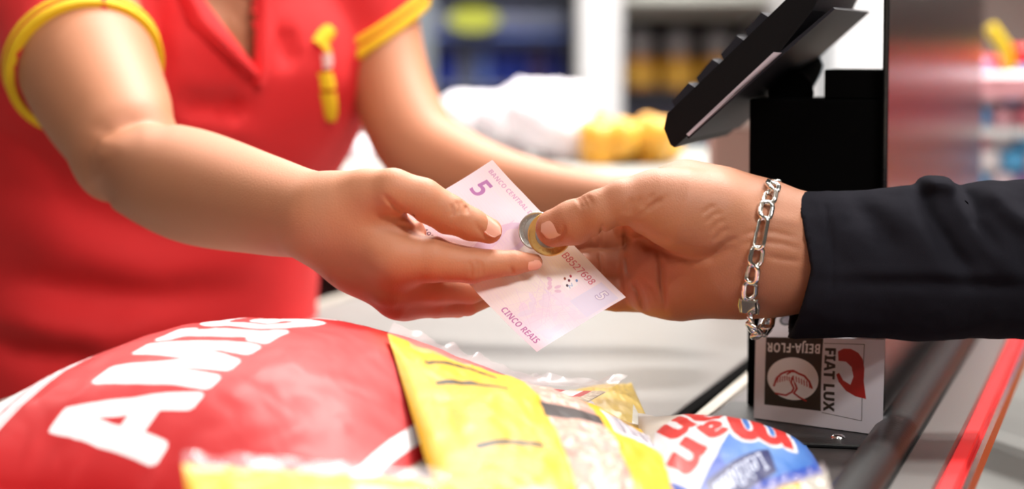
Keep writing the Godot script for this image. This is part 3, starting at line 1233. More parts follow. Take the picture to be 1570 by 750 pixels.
func customer_hand_lines(f: Field) -> void:
	var z0 := -1.545
	var z1 := -1.42
	# where the fingers leave the palm, and their middle joints
	for q in [[[958, 342], [962, 370], [961, 386]], [[961, 386], [963, 408], [965, 428]], [[965, 428], [976, 444], [984, 462], [990, 480]]]:
		f.groove(line(q, 1.51), 0.0018, 0.0024, z0, z1)
	for q in [[[920, 384], [923, 404], [925, 426]], [[926, 430], [930, 450], [933, 472]], [[918, 344], [921, 362], [921, 382]]]:
		f.groove(line(q, 1.51), 0.0014, 0.0020, z0, z1)
	# palm
	f.groove(line([[1008, 384], [1012, 405], [1013, 430], [1019, 478]], 1.50), 0.0017, 0.0026, z0, z1)
	f.groove(line([[972, 346], [979, 360], [1000, 378], [1028, 388], [1060, 396], [1088, 392], [1112, 380], [1118, 360]], 1.48), 0.0036, 0.0030, z0, -1.40)
	f.groove(line([[985, 430], [1000, 440], [1012, 470]], 1.50), 0.0013, 0.0008, z0, z1)
	# wrinkles at the root of the thumb
	for q in [[[970, 340], [985, 327], [1004, 311], [1026, 298]], [[980, 322], [990, 308], [1003, 296]], [[988, 324], [1000, 314], [1016, 306]], [[962, 332], [972, 315], [984, 300]], [[954, 330], [962, 314], [970, 302]]]:
		f.groove(line(q, 1.465), 0.0015, 0.0011, z0, -1.40)
	# wrinkles of the ball of the thumb towards the wrist
	for q in [[[1072, 330], [1086, 320], [1098, 316]], [[1078, 344], [1092, 330], [1108, 326]], [[1086, 358], [1098, 342], [1114, 338]], [[1090, 372], [1104, 356], [1120, 350]], [[1098, 384], [1116, 370], [1134, 364]]]:
		f.groove(line(q, 1.465), 0.0016, 0.0008, z0, -1.40)
	# wrist
	for q in [[[1130, 362], [1160, 354], [1190, 357], [1226, 366]], [[1132, 376], [1160, 370], [1200, 374], [1232, 384]], [[1170, 392], [1200, 398], [1232, 402]]]:
		f.groove(line(q, 1.47), 0.0018, 0.0010, z0, -1.40)
	# a tendon
	f.groove(line([[1150, 330], [1190, 334], [1236, 342]], 1.47), 0.004, -0.0008, z0, -1.40)
	# knuckle of the thumb and its nail fold
	for q in [[[884, 303], [890, 311], [893, 322]], [[890, 300], [898, 310], [901, 321]], [[898, 298], [906, 308], [908, 318]]]:
		f.groove(line(q, 1.46), 0.0014, 0.0010, z0, z1)
	f.groove(line([[862, 336], [865, 352], [858, 366], [840, 371], [830, 366]], 1.465), 0.0012, 0.0010, z0, z1)


func customer() -> void:
	var at := Vector3(0.92, 0, -1.15)
	var t := thing("person", "customer in a black long-sleeved top pinching coins against the banknote", "person", at)
	var skin := lin(Color(0.70, 0.465, 0.34))
	var red := lin(Color(0.66, 0.36, 0.265))
	var dark := lin(Color(0.57, 0.33, 0.235))
	var body := MB.new()
	var lo := V(815, 510, 1.46)
	var hi := V(1300, 225, 1.46)
	var f := Field.new(Vector3(lo.x, lo.y, -1.585), Vector3(hi.x, hi.y, -1.425), 0.00125)
	customer_hand(f)
	customer_hand_lines(f)
	var blobs := [[V(1050, 440, 1.49), 0.030, red, 0.55], [V(990, 420, 1.50), 0.022, red, 0.6], [V(940, 410, 1.51), 0.03, red, 0.5], [V(850, 358, 1.47), 0.012, red, 0.35], [V(970, 330, 1.47), 0.008, dark, 0.35], [V(1110, 376, 1.48), 0.012, red, 0.35], [V(1200, 420, 1.48), 0.03, dark, 0.25], [V(890, 310, 1.46), 0.008, dark, 0.2]]
	f.mesh(body, skin, blobs)
	to_world(body)
	part("body", body.commit(), M.skin_rough, t)
	hand_field = f
	nail(nail_place(f, 846, 349, 830, 354, Vector3(-0.16, 0.20, 0.965)), 0.0148, 0.0132, 0.0115, M.nail_dark, t, 0.0007)
	sleeve(t)
	# the rest of the customer, outside the picture
	f = Field.new(Vector3(0.34, -0.55, -1.72), Vector3(1.25, 0.72, -0.78), 0.016)
	f.cone(Vector3(0.94, 0.30, -1.18), Vector3(0.92, -0.50, -1.15), 0.17, 0.18, 0.05, Vector3(0.6, 0, 0.8), 1.35)
	f.cone(Vector3(0.77, 0.27, -1.32), Vector3(1.10, 0.28, -1.05), 0.07, 0.07, 0.05)
	f.cone(Vector3(0.77, 0.27, -1.32), Vector3(0.68, 0.0, -1.52), 0.065, 0.055, 0.03)
	f.cone(Vector3(0.68, 0.0, -1.52), Vector3(0.42, -0.01, -1.51), 0.056, 0.05, 0.02)
	var b := MB.new()
	f.mesh(b, Color.WHITE)
	part("top", to_world(b).commit(), M.black_cloth, t)
	f = Field.new(Vector3(0.75, 0.28, -1.40), Vector3(1.13, 0.75, -0.95), 0.012)
	f.cone(Vector3(0.94, 0.30, -1.18), Vector3(0.94, 0.45, -1.18), 0.055, 0.055, 0.02)
	f.cone(Vector3(0.94, 0.60, -1.18), Vector3(0.92, 0.52, -1.20), 0.095, 0.075, 0.03)
	b = MB.new()
	f.mesh(b, skin)
	part("head", to_world(b).commit(), M.skin_rough, t)
	b = MB.new()
	for s in [-1, 1]:
		var q: Vector3 = at + Vector3(0.05, 0, -0.07) * float(s)
		b.tube([q + Vector3(0, 0.75, 0), q + Vector3(0, 0.4, 0), q], [0.11, 0.075, 0.06], 14)
	part("trousers", b.commit(), M.trousers, t)


# the sleeve: a tube of cloth along the forearm, its wrinkles pressed into it, a stitched hem and a slit
func sleeve(t: Node3D) -> void:
	var f := Field.new(Vector3(V(1200, 0, 1.5).x, V(0, 545, 1.5).y, -1.58), Vector3(0.46, V(0, 240, 1.5).y, -1.425), 0.0022)
	var z := Vector3(0, 0, 1)
	f.cone(V(1200, 408, 1.503), V(1420, 402, 1.504), 0.0455, 0.0470, 0.01, z, 1.22)
	f.cone(V(1420, 402, 1.504), V(1900, 392, 1.506), 0.0470, 0.0560, 0.01, z, 1.15)
	# wrinkles
	var g := func(pts: Array, w: float, d: float) -> void: f.groove(line(pts, 1.47), w, d, -1.56, -1.40)
	g.call([[1266, 296], [1272, 350], [1276, 420], [1272, 470]], 0.0016, 0.0017)
	g.call([[1300, 300], [1345, 340], [1375, 400]], 0.008, 0.0045)
	g.call([[1412, 272], [1424, 330], [1460, 390], [1500, 440]], 0.006, 0.0070)
	g.call([[1418, 278], [1450, 280], [1476, 284]], 0.006, -0.0091)
	g.call([[1455, 280], [1480, 320], [1530, 390], [1560, 440]], 0.008, -0.0070)
	g.call([[1484, 272], [1496, 340], [1540, 400]], 0.005, 0.0077)
	g.call([[1514, 274], [1540, 320], [1590, 360]], 0.008, -0.0084)
	g.call([[1250, 330], [1290, 400], [1310, 430]], 0.007, 0.0022)
	g.call([[1330, 310], [1400, 350], [1440, 420]], 0.008, -0.0025)
	# the fold where the lower half turns under
	g.call([[1236, 430], [1300, 432], [1400, 432], [1500, 436], [1600, 440]], 0.0045, 0.0042)
	g.call([[1250, 418], [1300, 424], [1400, 422], [1600, 425]], 0.006, -0.0030)
	var n := FastNoiseLite.new()
	n.seed = 21
	n.frequency = 28.0
	f.wave(n, 0.0016)
	# the cuff's edge: straight above, stepping out again at the slit below
	f.cut_either(V(1219, 290, 1.485), Vector3(-142, -23, 0).normalized(), V(1241, 432, 1.465), Vector3(-83, 19, 0).normalized())
	# hollow end, so that the wrist goes into it
	var h := Field.new(f.o, f.o + Vector3(0.05, (f.ny - 1) * f.c, (f.nz - 1) * f.c), f.c)
	h.cone(V(1150, 406, 1.503), V(1285, 406, 1.504), 0.0392, 0.0392, 0.001, z, 1.27)
	for zz in mini(h.nz, f.nz):
		for yy in mini(h.ny, f.ny):
			for xx in h.nx:
				var i := (zz * f.ny + yy) * f.nx + xx
				f.d[i] = maxf(f.d[i], -h.d[(zz * h.ny + yy) * h.nx + xx])
	var b := MB.new()
	f.mesh(b, Color.WHITE)
	part("sleeve", to_world(b).commit(), M.black_cloth, t)
# ------------------------------------------------------------------ banknote and coins
const NOTE := [[755, 245, 1.511], [960, 455, 1.491], [823, 540, 1.474], [618, 330, 1.496]]   # its corners: top left, top right, bottom right, bottom left


func note_point(u: float, v: float) -> Vector3:
	var a := V(NOTE[0][0], NOTE[0][1], NOTE[0][2])
	var b := V(NOTE[1][0], NOTE[1][1], NOTE[1][2])
	var c := V(NOTE[2][0], NOTE[2][1], NOTE[2][2])
	var d := V(NOTE[3][0], NOTE[3][1], NOTE[3][2])
	var p := a.lerp(b, u).lerp(d.lerp(c, u), v)
	var n := (b - a).cross(d - a).normalized()
	if n.z < 0: n = -n
	# held in the middle, its ends bowing a little, old creases
	var bow := 0.0035 * cos((u - 0.5) * PI) - 0.004 * pow(maxf(0.0, u - 0.62) / 0.38, 2.0) * (v - 0.2)
	bow += 0.0012 * sin(u * 9.0 + v * 4.0) * sin(v * 5.0 + 0.6) + 0.0007 * absf(sin(u * 13.0 - v * 3.0))
	bow -= 0.0015 * exp(-pow((u - 0.52) / 0.02, 2.0))
	bow += 0.003 * pow(maxf(0.0, v - 0.75) / 0.25, 2.0) * pow(maxf(0.0, u - 0.55) / 0.45, 2.0)
	return p - n * bow


func banknote_print() -> ImageTexture:
	var w := 1536
	var h := 768
	var img := Image.create(w, h, false, Image.FORMAT_RGB8)
	var r := RandomNumberGenerator.new()
	r.seed = 4
	var cream := Color(0.96, 0.925, 0.90)
	var lilac := Color(0.95, 0.90, 0.955)
	var pink := Color(0.965, 0.895, 0.945)
	for x in w:
		var u := float(x) / w
		var k := smoothstep(0.34, 0.52, u) - smoothstep(0.66, 0.86, u)
		for s in 16:
			var v := (s + 0.5) / 16.0
			var c := lilac.lerp(pink, 0.5 + 0.5 * sin(u * 9.0 + v * 4.0)).lerp(cream, clampf(k * (1.15 - 0.5 * v) + 0.35 * smoothstep(0.25, 0.0, v), 0.0, 1.0))
			img.fill_rect(Rect2i(x, s * h / 16, 1, h / 16), c)
	# fine guilloche
	for i in 46:
		var pts := []
		for k in 50:
			var x := k / 49.0 * w
			pts.append(Vector2(x, h * (i / 45.0) + sin(x * 0.012 + i * 0.5) * 16.0))
		ink_line(img, pts, 1.6, Color(0.93, 0.87, 0.93) if i % 3 else Color(0.935, 0.87, 0.90))
	# pale figure and patches of print in the middle
	var mauve := Color(0.88, 0.77, 0.88)
	ink_oval(img, Vector2(w * 0.40, h * 0.50), Vector2(w * 0.085, h * 0.30), Color(0.885, 0.785, 0.885))
	ink_oval(img, Vector2(w * 0.405, h * 0.44), Vector2(w * 0.05, h * 0.17), Color(0.915, 0.83, 0.88))
	for i in 14: ink_line(img, [Vector2(w * (0.335 + 0.004 * i), h * (0.25 + 0.02 * i)), Vector2(w * (0.34 + 0.006 * i), h * (0.52 + 0.02 * i)), Vector2(w * (0.325 + 0.009 * i), h * 0.80)], 3.0, mauve)
	for i in 7: ink_line(img, [Vector2(w * 0.385, h * (0.36 + 0.035 * i)), Vector2(w * 0.42, h * (0.365 + 0.035 * i))], 2.0, mauve)
	for i in 30: ink_oval(img, Vector2(w * r.randf_range(0.74, 0.97), h * r.randf_range(0.40, 0.86)), Vector2(r.randf_range(20, 60), r.randf_range(10, 34)), Color(0.955, 0.88, 0.945).lerp(Color(0.935, 0.885, 0.955), r.randf()), r.randf() * 3.0)
	for i in 26: ink_line(img, [Vector2(w * r.randf_range(0.60, 0.9), h * r.randf_range(0.45, 0.9)), Vector2(w * r.randf_range(0.7, 0.97), h * r.randf_range(0.40, 0.9))], 2.0, Color(0.925, 0.84, 0.925))
	for i in 5: ink_oval(img, Vector2(w * (0.70 + 0.02 * i), h * (0.40 + 0.03 * (i % 3))), Vector2(24, 14), Color(0.91, 0.78, 0.86), 0.6 * i)
	ink(img, [Vector2(w * 0.86, h * 0.06), Vector2(w * 0.985, h * 0.06), Vector2(w * 0.985, h * 0.42), Vector2(w * 0.86, h * 0.42)], Color(0.90, 0.87, 0.95))
	for i in 9: ink_line(img, [Vector2(w * 0.865, h * (0.08 + 0.04 * i)), Vector2(w * 0.98, h * (0.08 + 0.04 * i))], 2.0, Color(0.91, 0.86, 0.94))
	# the wide plain margin below
	for i in 3: ink_line(img, [Vector2(w * 0.04, h * (0.86 + 0.012 * i)), Vector2(w * 0.30, h * (0.86 + 0.012 * i))], 2.0, Color(0.83, 0.72, 0.85))
	# lettering
	ink_text(img, "5", Vector2(w * 0.095, h * 0.265), 150, Color(0.74, 0.52, 0.74), 0.0, 92)
	ink_text(img, "BANCO CENTRAL DO BRASIL", Vector2(w * 0.275, h * 0.085), 34, Color(0.84, 0.66, 0.80), 0.0, w * 0.47)
	ink_text(img, "B8527698", Vector2(w * 0.735, h * 0.125), 52, Color(0.80, 0.33, 0.42), 0.0, w * 0.215, 400)
	ink_text(img, "5", Vector2(w * 0.925, h * 0.155), 84, Color(0.62, 0.52, 0.72), 0.0, 52, 700, "Droid Sans", 4.0)
	ink_text(img, "5", Vector2(w * 0.925, h * 0.155), 84, Color(0.95, 0.92, 0.96), 0.0, 52)
	ink_text(img, "CINCO REAIS", Vector2(w * 0.83, h * 0.925), 46, Color(0.76, 0.50, 0.70), 0.0, w * 0.255)
	ink_text(img, "1985", Vector2(w * 0.165, h * 0.945), 44, Color(0.30, 0.26, 0.36), 0.0, w * 0.085, 400)
	# register mark
	var c := Vector2(w * 0.775, h * 0.285)
	ink(img, [c + Vector2(-40, -30), c + Vector2(50, -34), c + Vector2(46, 52), c + Vector2(-36, 48)], Color(0.96, 0.93, 0.95))
	for q in [[-44, -40, 0.72, 0.3, 0.36], [-20, -8, 0.45, 0.25, 0.3], [-52, 4, 0.6, 0.35, 0.3], [14, -48, 0.45, 0.55, 0.75], [8, 30, 0.35, 0.3, 0.35]]:
		ink_oval(img, c + Vector2(q[0], q[1]), Vector2(13, 8), Color(q[2], q[3], q[4]), 0.5)
	ink_line(img, [c + Vector2(10, -6), c + Vector2(34, 6), c + Vector2(14, 22), c + Vector2(40, 30)], 6, Color(0.66, 0.74, 0.88))
	return picture(img)


func banknote() -> void:
	var mid := W(note_point(0.5, 0.5))
	var rows := []
	for j in 33:
		var row := []
		for i in 65: row.append(W(note_point(i / 64.0, j / 32.0)))
		rows.append(row)
	var b := MB.new()
	b.grid(rows)
	var m := mat(Color.WHITE, 0.8)
	m.metallic_specular = 0.2
	m.albedo_texture = banknote_print()
	m.backlight_enabled = true
	m.backlight = Color(0.05, 0.045, 0.05)
	m.cull_mode = BaseMaterial3D.CULL_DISABLED
	var o := part("banknote", b.commit(false, -1 if note_faces() else 0), m, self)
	tag(o, "creased lilac and cream five reais banknote held between the two hands", "banknote")


func note_faces() -> bool:
	return false


func coin(at: Vector3, out: Vector3, r: float, thick: float, outer: Material, inner: Material, label: String, k: float) -> void:
	var b := Basis()
	b.y = out
	b.x = Vector3.UP.cross(out).normalized()
	b.z = b.x.cross(b.y)
	var t := thing("coin", label, "coin", at)
	var x := Transform3D(b, at)
	var h := thick / 2
	var m := MB.new()
	var prof := [Vector2(k, -h * 0.55), Vector2(r * 0.90, -h * 0.55), Vector2(r * 0.92, -h), Vector2(r * 0.975, -h), Vector2(r, -h * 0.7), Vector2(r, h * 0.7), Vector2(r * 0.975, h), Vector2(r * 0.92, h), Vector2(r * 0.90, h * 0.55), Vector2(k, h * 0.55)]
	m.lathe(prof, 72, x)
	part("ring", m.commit(), outer, t)
	m = MB.new()
	m.lathe([Vector2(0.00005, h * 0.75), Vector2(k * 0.6, h * 0.78), Vector2(k * 0.66, h * 0.62), Vector2(k * 0.97, h * 0.62), Vector2(k, h * 0.5), Vector2(k, -h * 0.5), Vector2(k * 0.97, -h * 0.62), Vector2(0.00005, -h * 0.62)], 60, x)
	part("core", m.commit(), inner, t)
	# raised strokes of the design round the rim
	m = MB.new()
	for i in 26:
		if i % 7 == 3: continue
		var w := TAU * i / 26.0
		var c := x * Vector3(cos(w) * (r * 0.9 + k) / 2, h * 0.6, sin(w) * (r * 0.9 + k) / 2)
		m.box(c, Vector3(r * 0.10, 0.0002, r * (0.05 + 0.03 * (i % 3))), b * Basis(Vector3.UP, -w), 0.00005)
	part("relief", m.commit(true, 0), outer, t)


func coins() -> void:
	var out := (view * Vector3(-0.16, 0.10, 0.98)).normalized()
	var c := V(843, 359, 1.4900)
	coin(W(c), out, 0.0137, 0.0019, M.gold, M.coin_silver, "gold-rimmed coin with a silver core, on top under the customer's thumb", 0.0090)
	coin(W(V(824, 354, 1.4935)), out, 0.0119, 0.0020, M.coin_silver, M.coin_silver, "silver coin showing past the left edge of the gold-rimmed coin", 0.0085)


# ------------------------------------------------------------------ the chain round the wrist
func bracelet() -> void:
	# closed path round the wrist, front first
	var key := [[1186, 281, 1.506], [1183, 290, 1.48], [1178, 306, 1.47], [1172, 326, 1.466], [1165, 358, 1.4605], [1158, 395, 1.4595], [1151, 428, 1.463], [1148, 452, 1.466], [1149, 478, 1.4755], [1153, 500, 1.478], [1163, 514, 1.490], [1176, 500, 1.515], [1184, 460, 1.535], [1188, 400, 1.544], [1190, 340, 1.536], [1187, 293, 1.520]]
	var curve := Curve3D.new()
	var pts := []
	for q in key:
		var v := V(q[0], q[1], q[2])
		if q[2] < 1.4815:      # the front lies on the skin
			var h := hand_field.hit(V(q[0], q[1], 1.0), 1.40, 1.56)
			if h != Vector3.ZERO: v = h + hand_field.slope(h, 0.004) * 0.0022
		pts.append(W(v))
	for i in key.size() + 1:
		var a: Vector3 = pts[(i - 1 + key.size()) % key.size()]
		var c: Vector3 = pts[(i + 1) % key.size()]
		var t := (c - a) / 6.0
		curve.add_point(pts[i % key.size()], -t, t)
	var middle := W(V(1168, 400, 1.503))
	var total := curve.get_baked_length()
	var t := thing("bracelet", "silver figaro chain bracelet hanging round the customer's wrist", "bracelet", middle)
	var at := 0.019
	var i := 0
	# lengths of the links from the top of the wrist down the front: three short, one long, and again
	var kinds := [0, 0, 0, 1, 0, 0, 0, 2, 0, 0, 0, 1, 0, 0, 0, 1, 0, 0, 0, 1, 0, 0, 0, 1, 0, 0, 0, 1]
	while at < total + 0.012 and i < kinds.size():
		var kind: int = kinds[i]
		var length: float = [0.0150, 0.0222, 0.0135][kind]
		var step: float = [0.0112, 0.0178, 0.0120][kind]
		var p := curve.sample_baked(fposmod(at + step / 2, total))
		var q := curve.sample_baked(fposmod(at + step / 2 + 0.002, total))
		var back := curve.sample_baked(fposmod(at + step / 2 - 0.002, total))
		var dir := (q - back).normalized()
		var out := p - middle
		out = (out - dir * out.dot(dir)).normalized()
		# links lie alternately turned about the chain
		var side := dir.cross(out).normalized()
		var turn := (0.42 if i % 2 else -0.42) if kind != 2 else 0.0
		side = side.rotated(dir, turn)
		var o2 := side.cross(dir).normalized()
		var b := MB.new()
		if kind == 2:
			p += out * 0.0012
			b.box(p, Vector3(0.0100, 0.0122, 0.0034), Basis(side, dir, side.cross(dir)), 0.0009)
			b.orient(0)
			part("clasp", b.commit(true, 0), M.silver, t)
			b = MB.new()
			for s in [-1, 1]:
				b.tube([p + side * 0.0052 * s - dir * 0.0062, p + side * 0.0060 * s, p + side * 0.0052 * s + dir * 0.0062], [0.0008, 0.0010, 0.0008], 8)
			part("clasp_frame", b.commit(), M.silver, t)
		else:
			var w := 0.0054 if kind == 0 else 0.0047
			var wire := 0.00172 if kind == 0 else 0.00140
			var ring := []
			var r := w - wire
			var straight := length / 2 - w
			for k in 24:
				var a := TAU * k / 24.0
				var lift := 0.0006 * sin(a * 2.0)
				ring.append(p + side * cos(a) * r + dir * (sin(a) * r + signf(sin(a)) * straight) + o2 * lift)
			var rad := []
			for k in 24: rad.append(wire)
			b.tube(ring, rad, 8, true, Vector2(1.0, 1.0), o2)
			part("link", b.commit(), M.silver, t)
		at += step
		i += 1


# ------------------------------------------------------------------ bags of goods
# a filled bag between four corners: c00 c10 c11 c01 (world), swelling by top and low along its normal
func pillow(c: Array, top: float, low: float, nu: int, nv: int, sharp: float, crinkle: float, seed: int, seam := 0.06) -> Array:
	var n := FastNoiseLite.new()
	n.seed = seed
	n.frequency = 2.2
	n.fractal_octaves = 3
	var fine := FastNoiseLite.new()
	fine.seed = seed + 1
	fine.frequency = 7.0
	fine.noise_type = FastNoiseLite.TYPE_CELLULAR
	fine.cellular_return_type = FastNoiseLite.RETURN_DISTANCE2_SUB
	var nrm: Vector3 = ((c[1] - c[0]) + (c[2] - c[3])).cross((c[3] - c[0]) + (c[2] - c[1])).normalized()
	if nrm.dot(CAM - c[0]) < 0: nrm = -nrm
	var a := MB.new()
	var rows := []
	var under := []
	for j in nv + 1:
		var row := []
		var row2 := []
		for i in nu + 1:
			var u := i / float(nu)
			var v := j / float(nv)
			var p: Vector3 = c[0].lerp(c[1], u).lerp(c[3].lerp(c[2], u), v)
			var uu := clampf((minf(u, 1 - u)) / 0.5, 0, 1)
			var vv := clampf((minf(v, 1 - v) - seam) / (0.5 - seam), 0, 1)
			var s := pow(1.0 - pow(1.0 - uu, 2.2), sharp) * pow(1.0 - pow(1.0 - vv, 2.2), sharp)
			var edge := smoothstep(0.0, 0.22, minf(uu, vv + 0.03))
			# pleats run in from the seams
			var pleat := sin(u * 46.0 + 3.0 * n.get_noise_2d(u * 3, 5)) * exp(-vv * 7.0) * 0.5
			var w := n.get_noise_2d(u * 1.3, v * 1.3) * 0.9 + (fine.get_noise_2d(u * 0.9 + 3.0 * n.get_noise_2d(v, u) * 0.1, v * 0.9) - 0.35) * 0.7 + pleat
			row.append(p + nrm * (top * s + crinkle * w * (0.25 + 0.75 * edge) + 0.0006))
			row2.append(p - nrm * (low * s + crinkle * 0.4 * w * edge))
		rows.append(row)
		under.append(row2)
	a.grid(rows)
	var b := MB.new()
	b.grid(under)
	return [a, b, nrm]


func plastic(tex: Texture2D, rough := 0.2, coat := 0.35, coat_rough := 0.2, tint := 0.86) -> StandardMaterial3D:
	var m := mat(Color(tint, tint, tint), rough)
	m.albedo_texture = tex
	m.clearcoat_enabled = true
	m.clearcoat = coat
	m.clearcoat_roughness = coat_rough
	m.metallic_specular = 0.35
	m.cull_mode = BaseMaterial3D.CULL_DISABLED
	return m


# faces a grid of points so that its front looks along up
func face_up(b: MB, up: Vector3) -> int:
	var f := Vector3.ZERO
	for t in range(0, b.idx.size(), 3): f += (b.v[b.idx[t + 1]] - b.v[b.idx[t]]).cross(b.v[b.idx[t + 2]] - b.v[b.idx[t]])
	return 0 if f.dot(up) > 0 else -1


func bag(called: String, label: String, category: String, q: Array, m: Material, back: Material, seam_m: Material = null) -> Node3D:
	var a: MB = q[0]
	var b: MB = q[1]
	var c := Vector3.ZERO
	for p in b.v: c += p
	c /= b.v.size()
	var low := 9.0
	for p in b.v: low = minf(low, p.y)
	var t := thing(called, label, category, Vector3(c.x, low, c.z))
	part("printed_front", a.commit(false, face_up(a, q[2])), m, t)
	part("back_film", b.commit(false, face_up(b, -q[2])), back, t)
	return t


func clear_film(tint := Color(0.95, 0.88, 0.91, 0.16)) -> StandardMaterial3D:
	var m := mat(tint, 0.16)
	m.metallic_specular = 0.3
	m.transparency = BaseMaterial3D.TRANSPARENCY_ALPHA
	m.cull_mode = BaseMaterial3D.CULL_DISABLED
	return m


# a loose strip of clear plastic along a seam
func flap(t: Node3D, a: Vector3, b: Vector3, out: Vector3, wave: float, seed: int, m: Material) -> void:
	var n := FastNoiseLite.new()
	n.seed = seed
	n.frequency = 1.0
	var rows := []
	for j in 7:
		var row := []
		for i in 41:
			var u := i / 40.0
			var v := j / 6.0
			row.append(a.lerp(b, u) + out * v * (0.85 + 0.3 * n.get_noise_1d(u * 5.0)) + Vector3.UP * wave * v * (n.get_noise_2d(u * 9.0, v * 0.7) + 0.4 * sin(u * 34.0 + v)))
		rows.append(row)
	var g := MB.new()
	g.grid(rows)
	part("clear_flap", g.commit(false, face_up(g, Vector3.UP)), m, t)


func rice_print() -> ImageTexture:
	# across: u from the near right long side to the far left one (the letters' up); down: v from the near end to the far end (the way they read)
	var w := 1024
	var h := 1536
	var img := Image.create(w, h, false, Image.FORMAT_RGB8)
	var red := Color(0.74, 0.04, 0.07)
	img.fill(red)
	var white := Color(0.95, 0.93, 0.94)
	# far long side: white edge with thin red lines
	img.fill_rect(Rect2i(int(w * 0.745), 0, int(w * 0.255) + 1, h), white)
	for q in [[0.752, 0.006], [0.775, 0.010], [0.805, 0.006]]: img.fill_rect(Rect2i(int(w * q[0]), 0, int(w * q[1]), h), Color(0.90, 0.45, 0.48))
	# near long side: white stripe, red stripe, window with rice
	img.fill_rect(Rect2i(0, 0, int(w * 0.04), h), Color(0.78, 0.71, 0.62))
	var r := RandomNumberGenerator.new()
	r.seed = 3
	for i in 400: ink_oval(img, Vector2(r.randf() * w * 0.04, r.randf() * h), Vector2(9, 3.4), Color(0.92, 0.88, 0.80).lerp(Color(0.80, 0.72, 0.62), r.randf()), r.randf() * 3.1)
	img.fill_rect(Rect2i(int(w * 0.035), 0, int(w * 0.02), h), red)
	img.fill_rect(Rect2i(int(w * 0.055), 0, int(w * 0.03), h), white)
	# an orange sun behind the far end
	for i in 12: ink_oval(img, Vector2(w * 0.20, h * 0.66), Vector2(150 - i * 8, 230 - i * 12), red.lerp(Color(0.98, 0.26, 0.07), (i + 1) / 12.0))
	# the name, read from the near end to the far one
	ink_text(img, "AMIGO", Vector2(w * 0.515, h * 0.425), 235, white, PI / 2, h * 0.63, 700, "Droid Sans", 9.0)
	return picture(img)


func rice_bag() -> void:
	var n1 := Vector3(0.447, 0, -0.894)        # the way the name reads
	var n2 := Vector3(-0.894, 0, -0.447)       # the letters' up
	var mid := Vector3(-0.165, TOP, -1.378)
	var hl := 0.200
	var hw := 0.132
	var lift := Vector3.UP * 0.026
	var c := [mid - n1 * hl - n2 * 0.190 + lift * 0.6, mid - n1 * hl + n2 * hw + lift * 0.6, mid + n1 * hl + n2 * hw + lift, mid + n1 * hl - n2 * 0.150 + lift * 1.2]
	var q := pillow(c, 0.068, 0.010, 96, 140, 0.85, 0.0028, 31)
	var t := bag("rice_bag", "big red plastic rice bag with large white letters lying on the belt", "rice bag", q, plastic(rice_print(), 0.55, 0.08, 0.25, 0.96), mat(Color(0.85, 0.82, 0.80), 0.35))
	flap(t, c[3] + lift * 0.1, c[2], n1 * 0.040, 0.008, 5, clear_film())


# ------------------------------------------------------------------ yellow packs and the milk powder
func snack_print(seed: int, bar := true) -> ImageTexture:
	var w := 1200
	var h := 1200
	var img := Image.create(w, h, false, Image.FORMAT_RGB8)
	var yellow := Color(0.86, 0.66, 0.06)
	img.fill(yellow)
	var r := RandomNumberGenerator.new()
	r.seed = seed
	# window: beige and pinkish contents
	img.fill_rect(Rect2i(int(w * 0.44), 0, int(w * 0.24), h), Color(0.74, 0.58, 0.53))
	for i in 420:
		ink_oval(img, Vector2(w * r.randf_range(0.44, 0.68), h * r.randf()), Vector2(r.randf_range(14, 34), r.randf_range(8, 16)), [Color(0.82, 0.66, 0.59), Color(0.70, 0.50, 0.46), Color(0.78, 0.58, 0.50), Color(0.86, 0.74, 0.69)][i % 4], r.randf() * 3.1)
	img.fill_rect(Rect2i(int(w * 0.40), 0, int(w * 0.06), h), yellow)
	img.fill_rect(Rect2i(int(w * 0.68), 0, int(w * 0.32) + 1, h), yellow)
	# dark printed bars and small dashes of print
	var ink_c := Color(0.16, 0.13, 0.10)
	for q in [[0.10, 0.16, 0.34], [0.11, 0.28, 0.34], [0.16, 0.62, 0.38]]:
		ink_line(img, [Vector2(w * q[0], h * (q[1] + 0.01)), Vector2(w * (q[0] + q[2]) * 0.5, h * (q[1] - 0.005)), Vector2(w * q[2], h * (q[1] + 0.012))], 32, ink_c)
	for row in 13:
		var y := h * (0.35 + 0.018 * row)
		var x := w * 0.12
		while x < w * 0.40:
			var l := r.randf_range(8, 34)
			ink_line(img, [Vector2(x, y), Vector2(x + l, y)], 5, Color(0.70, 0.57, 0.08))
			x += l + 12
	ink_oval(img, Vector2(w * 0.22, h * 0.10), Vector2(60, 16), Color(0.80, 0.68, 0.2))
	ink_oval(img, Vector2(w * 0.30, h * 0.86), Vector2(110, 60), Color(0.62, 0.55, 0.40))
	ink_oval(img, Vector2(w * 0.30, h * 0.86), Vector2(86, 44), Color(0.85, 0.80, 0.66))
	# dark label across the window
	img.fill_rect(Rect2i(int(w * 0.45), int(h * 0.36), int(w * 0.23), int(h * 0.09)), Color(0.20, 0.17, 0.17))
	# code panel
	if bar:
		img.fill_rect(Rect2i(int(w * 0.72), int(h * 0.26), int(w * 0.20), int(h * 0.24)), Color(0.93, 0.90, 0.92))
		for i in 22: img.fill_rect(Rect2i(int(w * (0.73 + 0.008 * i)), int(h * 0.28), 3 + i * 7 % 6, int(h * 0.18)), Color(0.30, 0.27, 0.32))
	return picture(img)


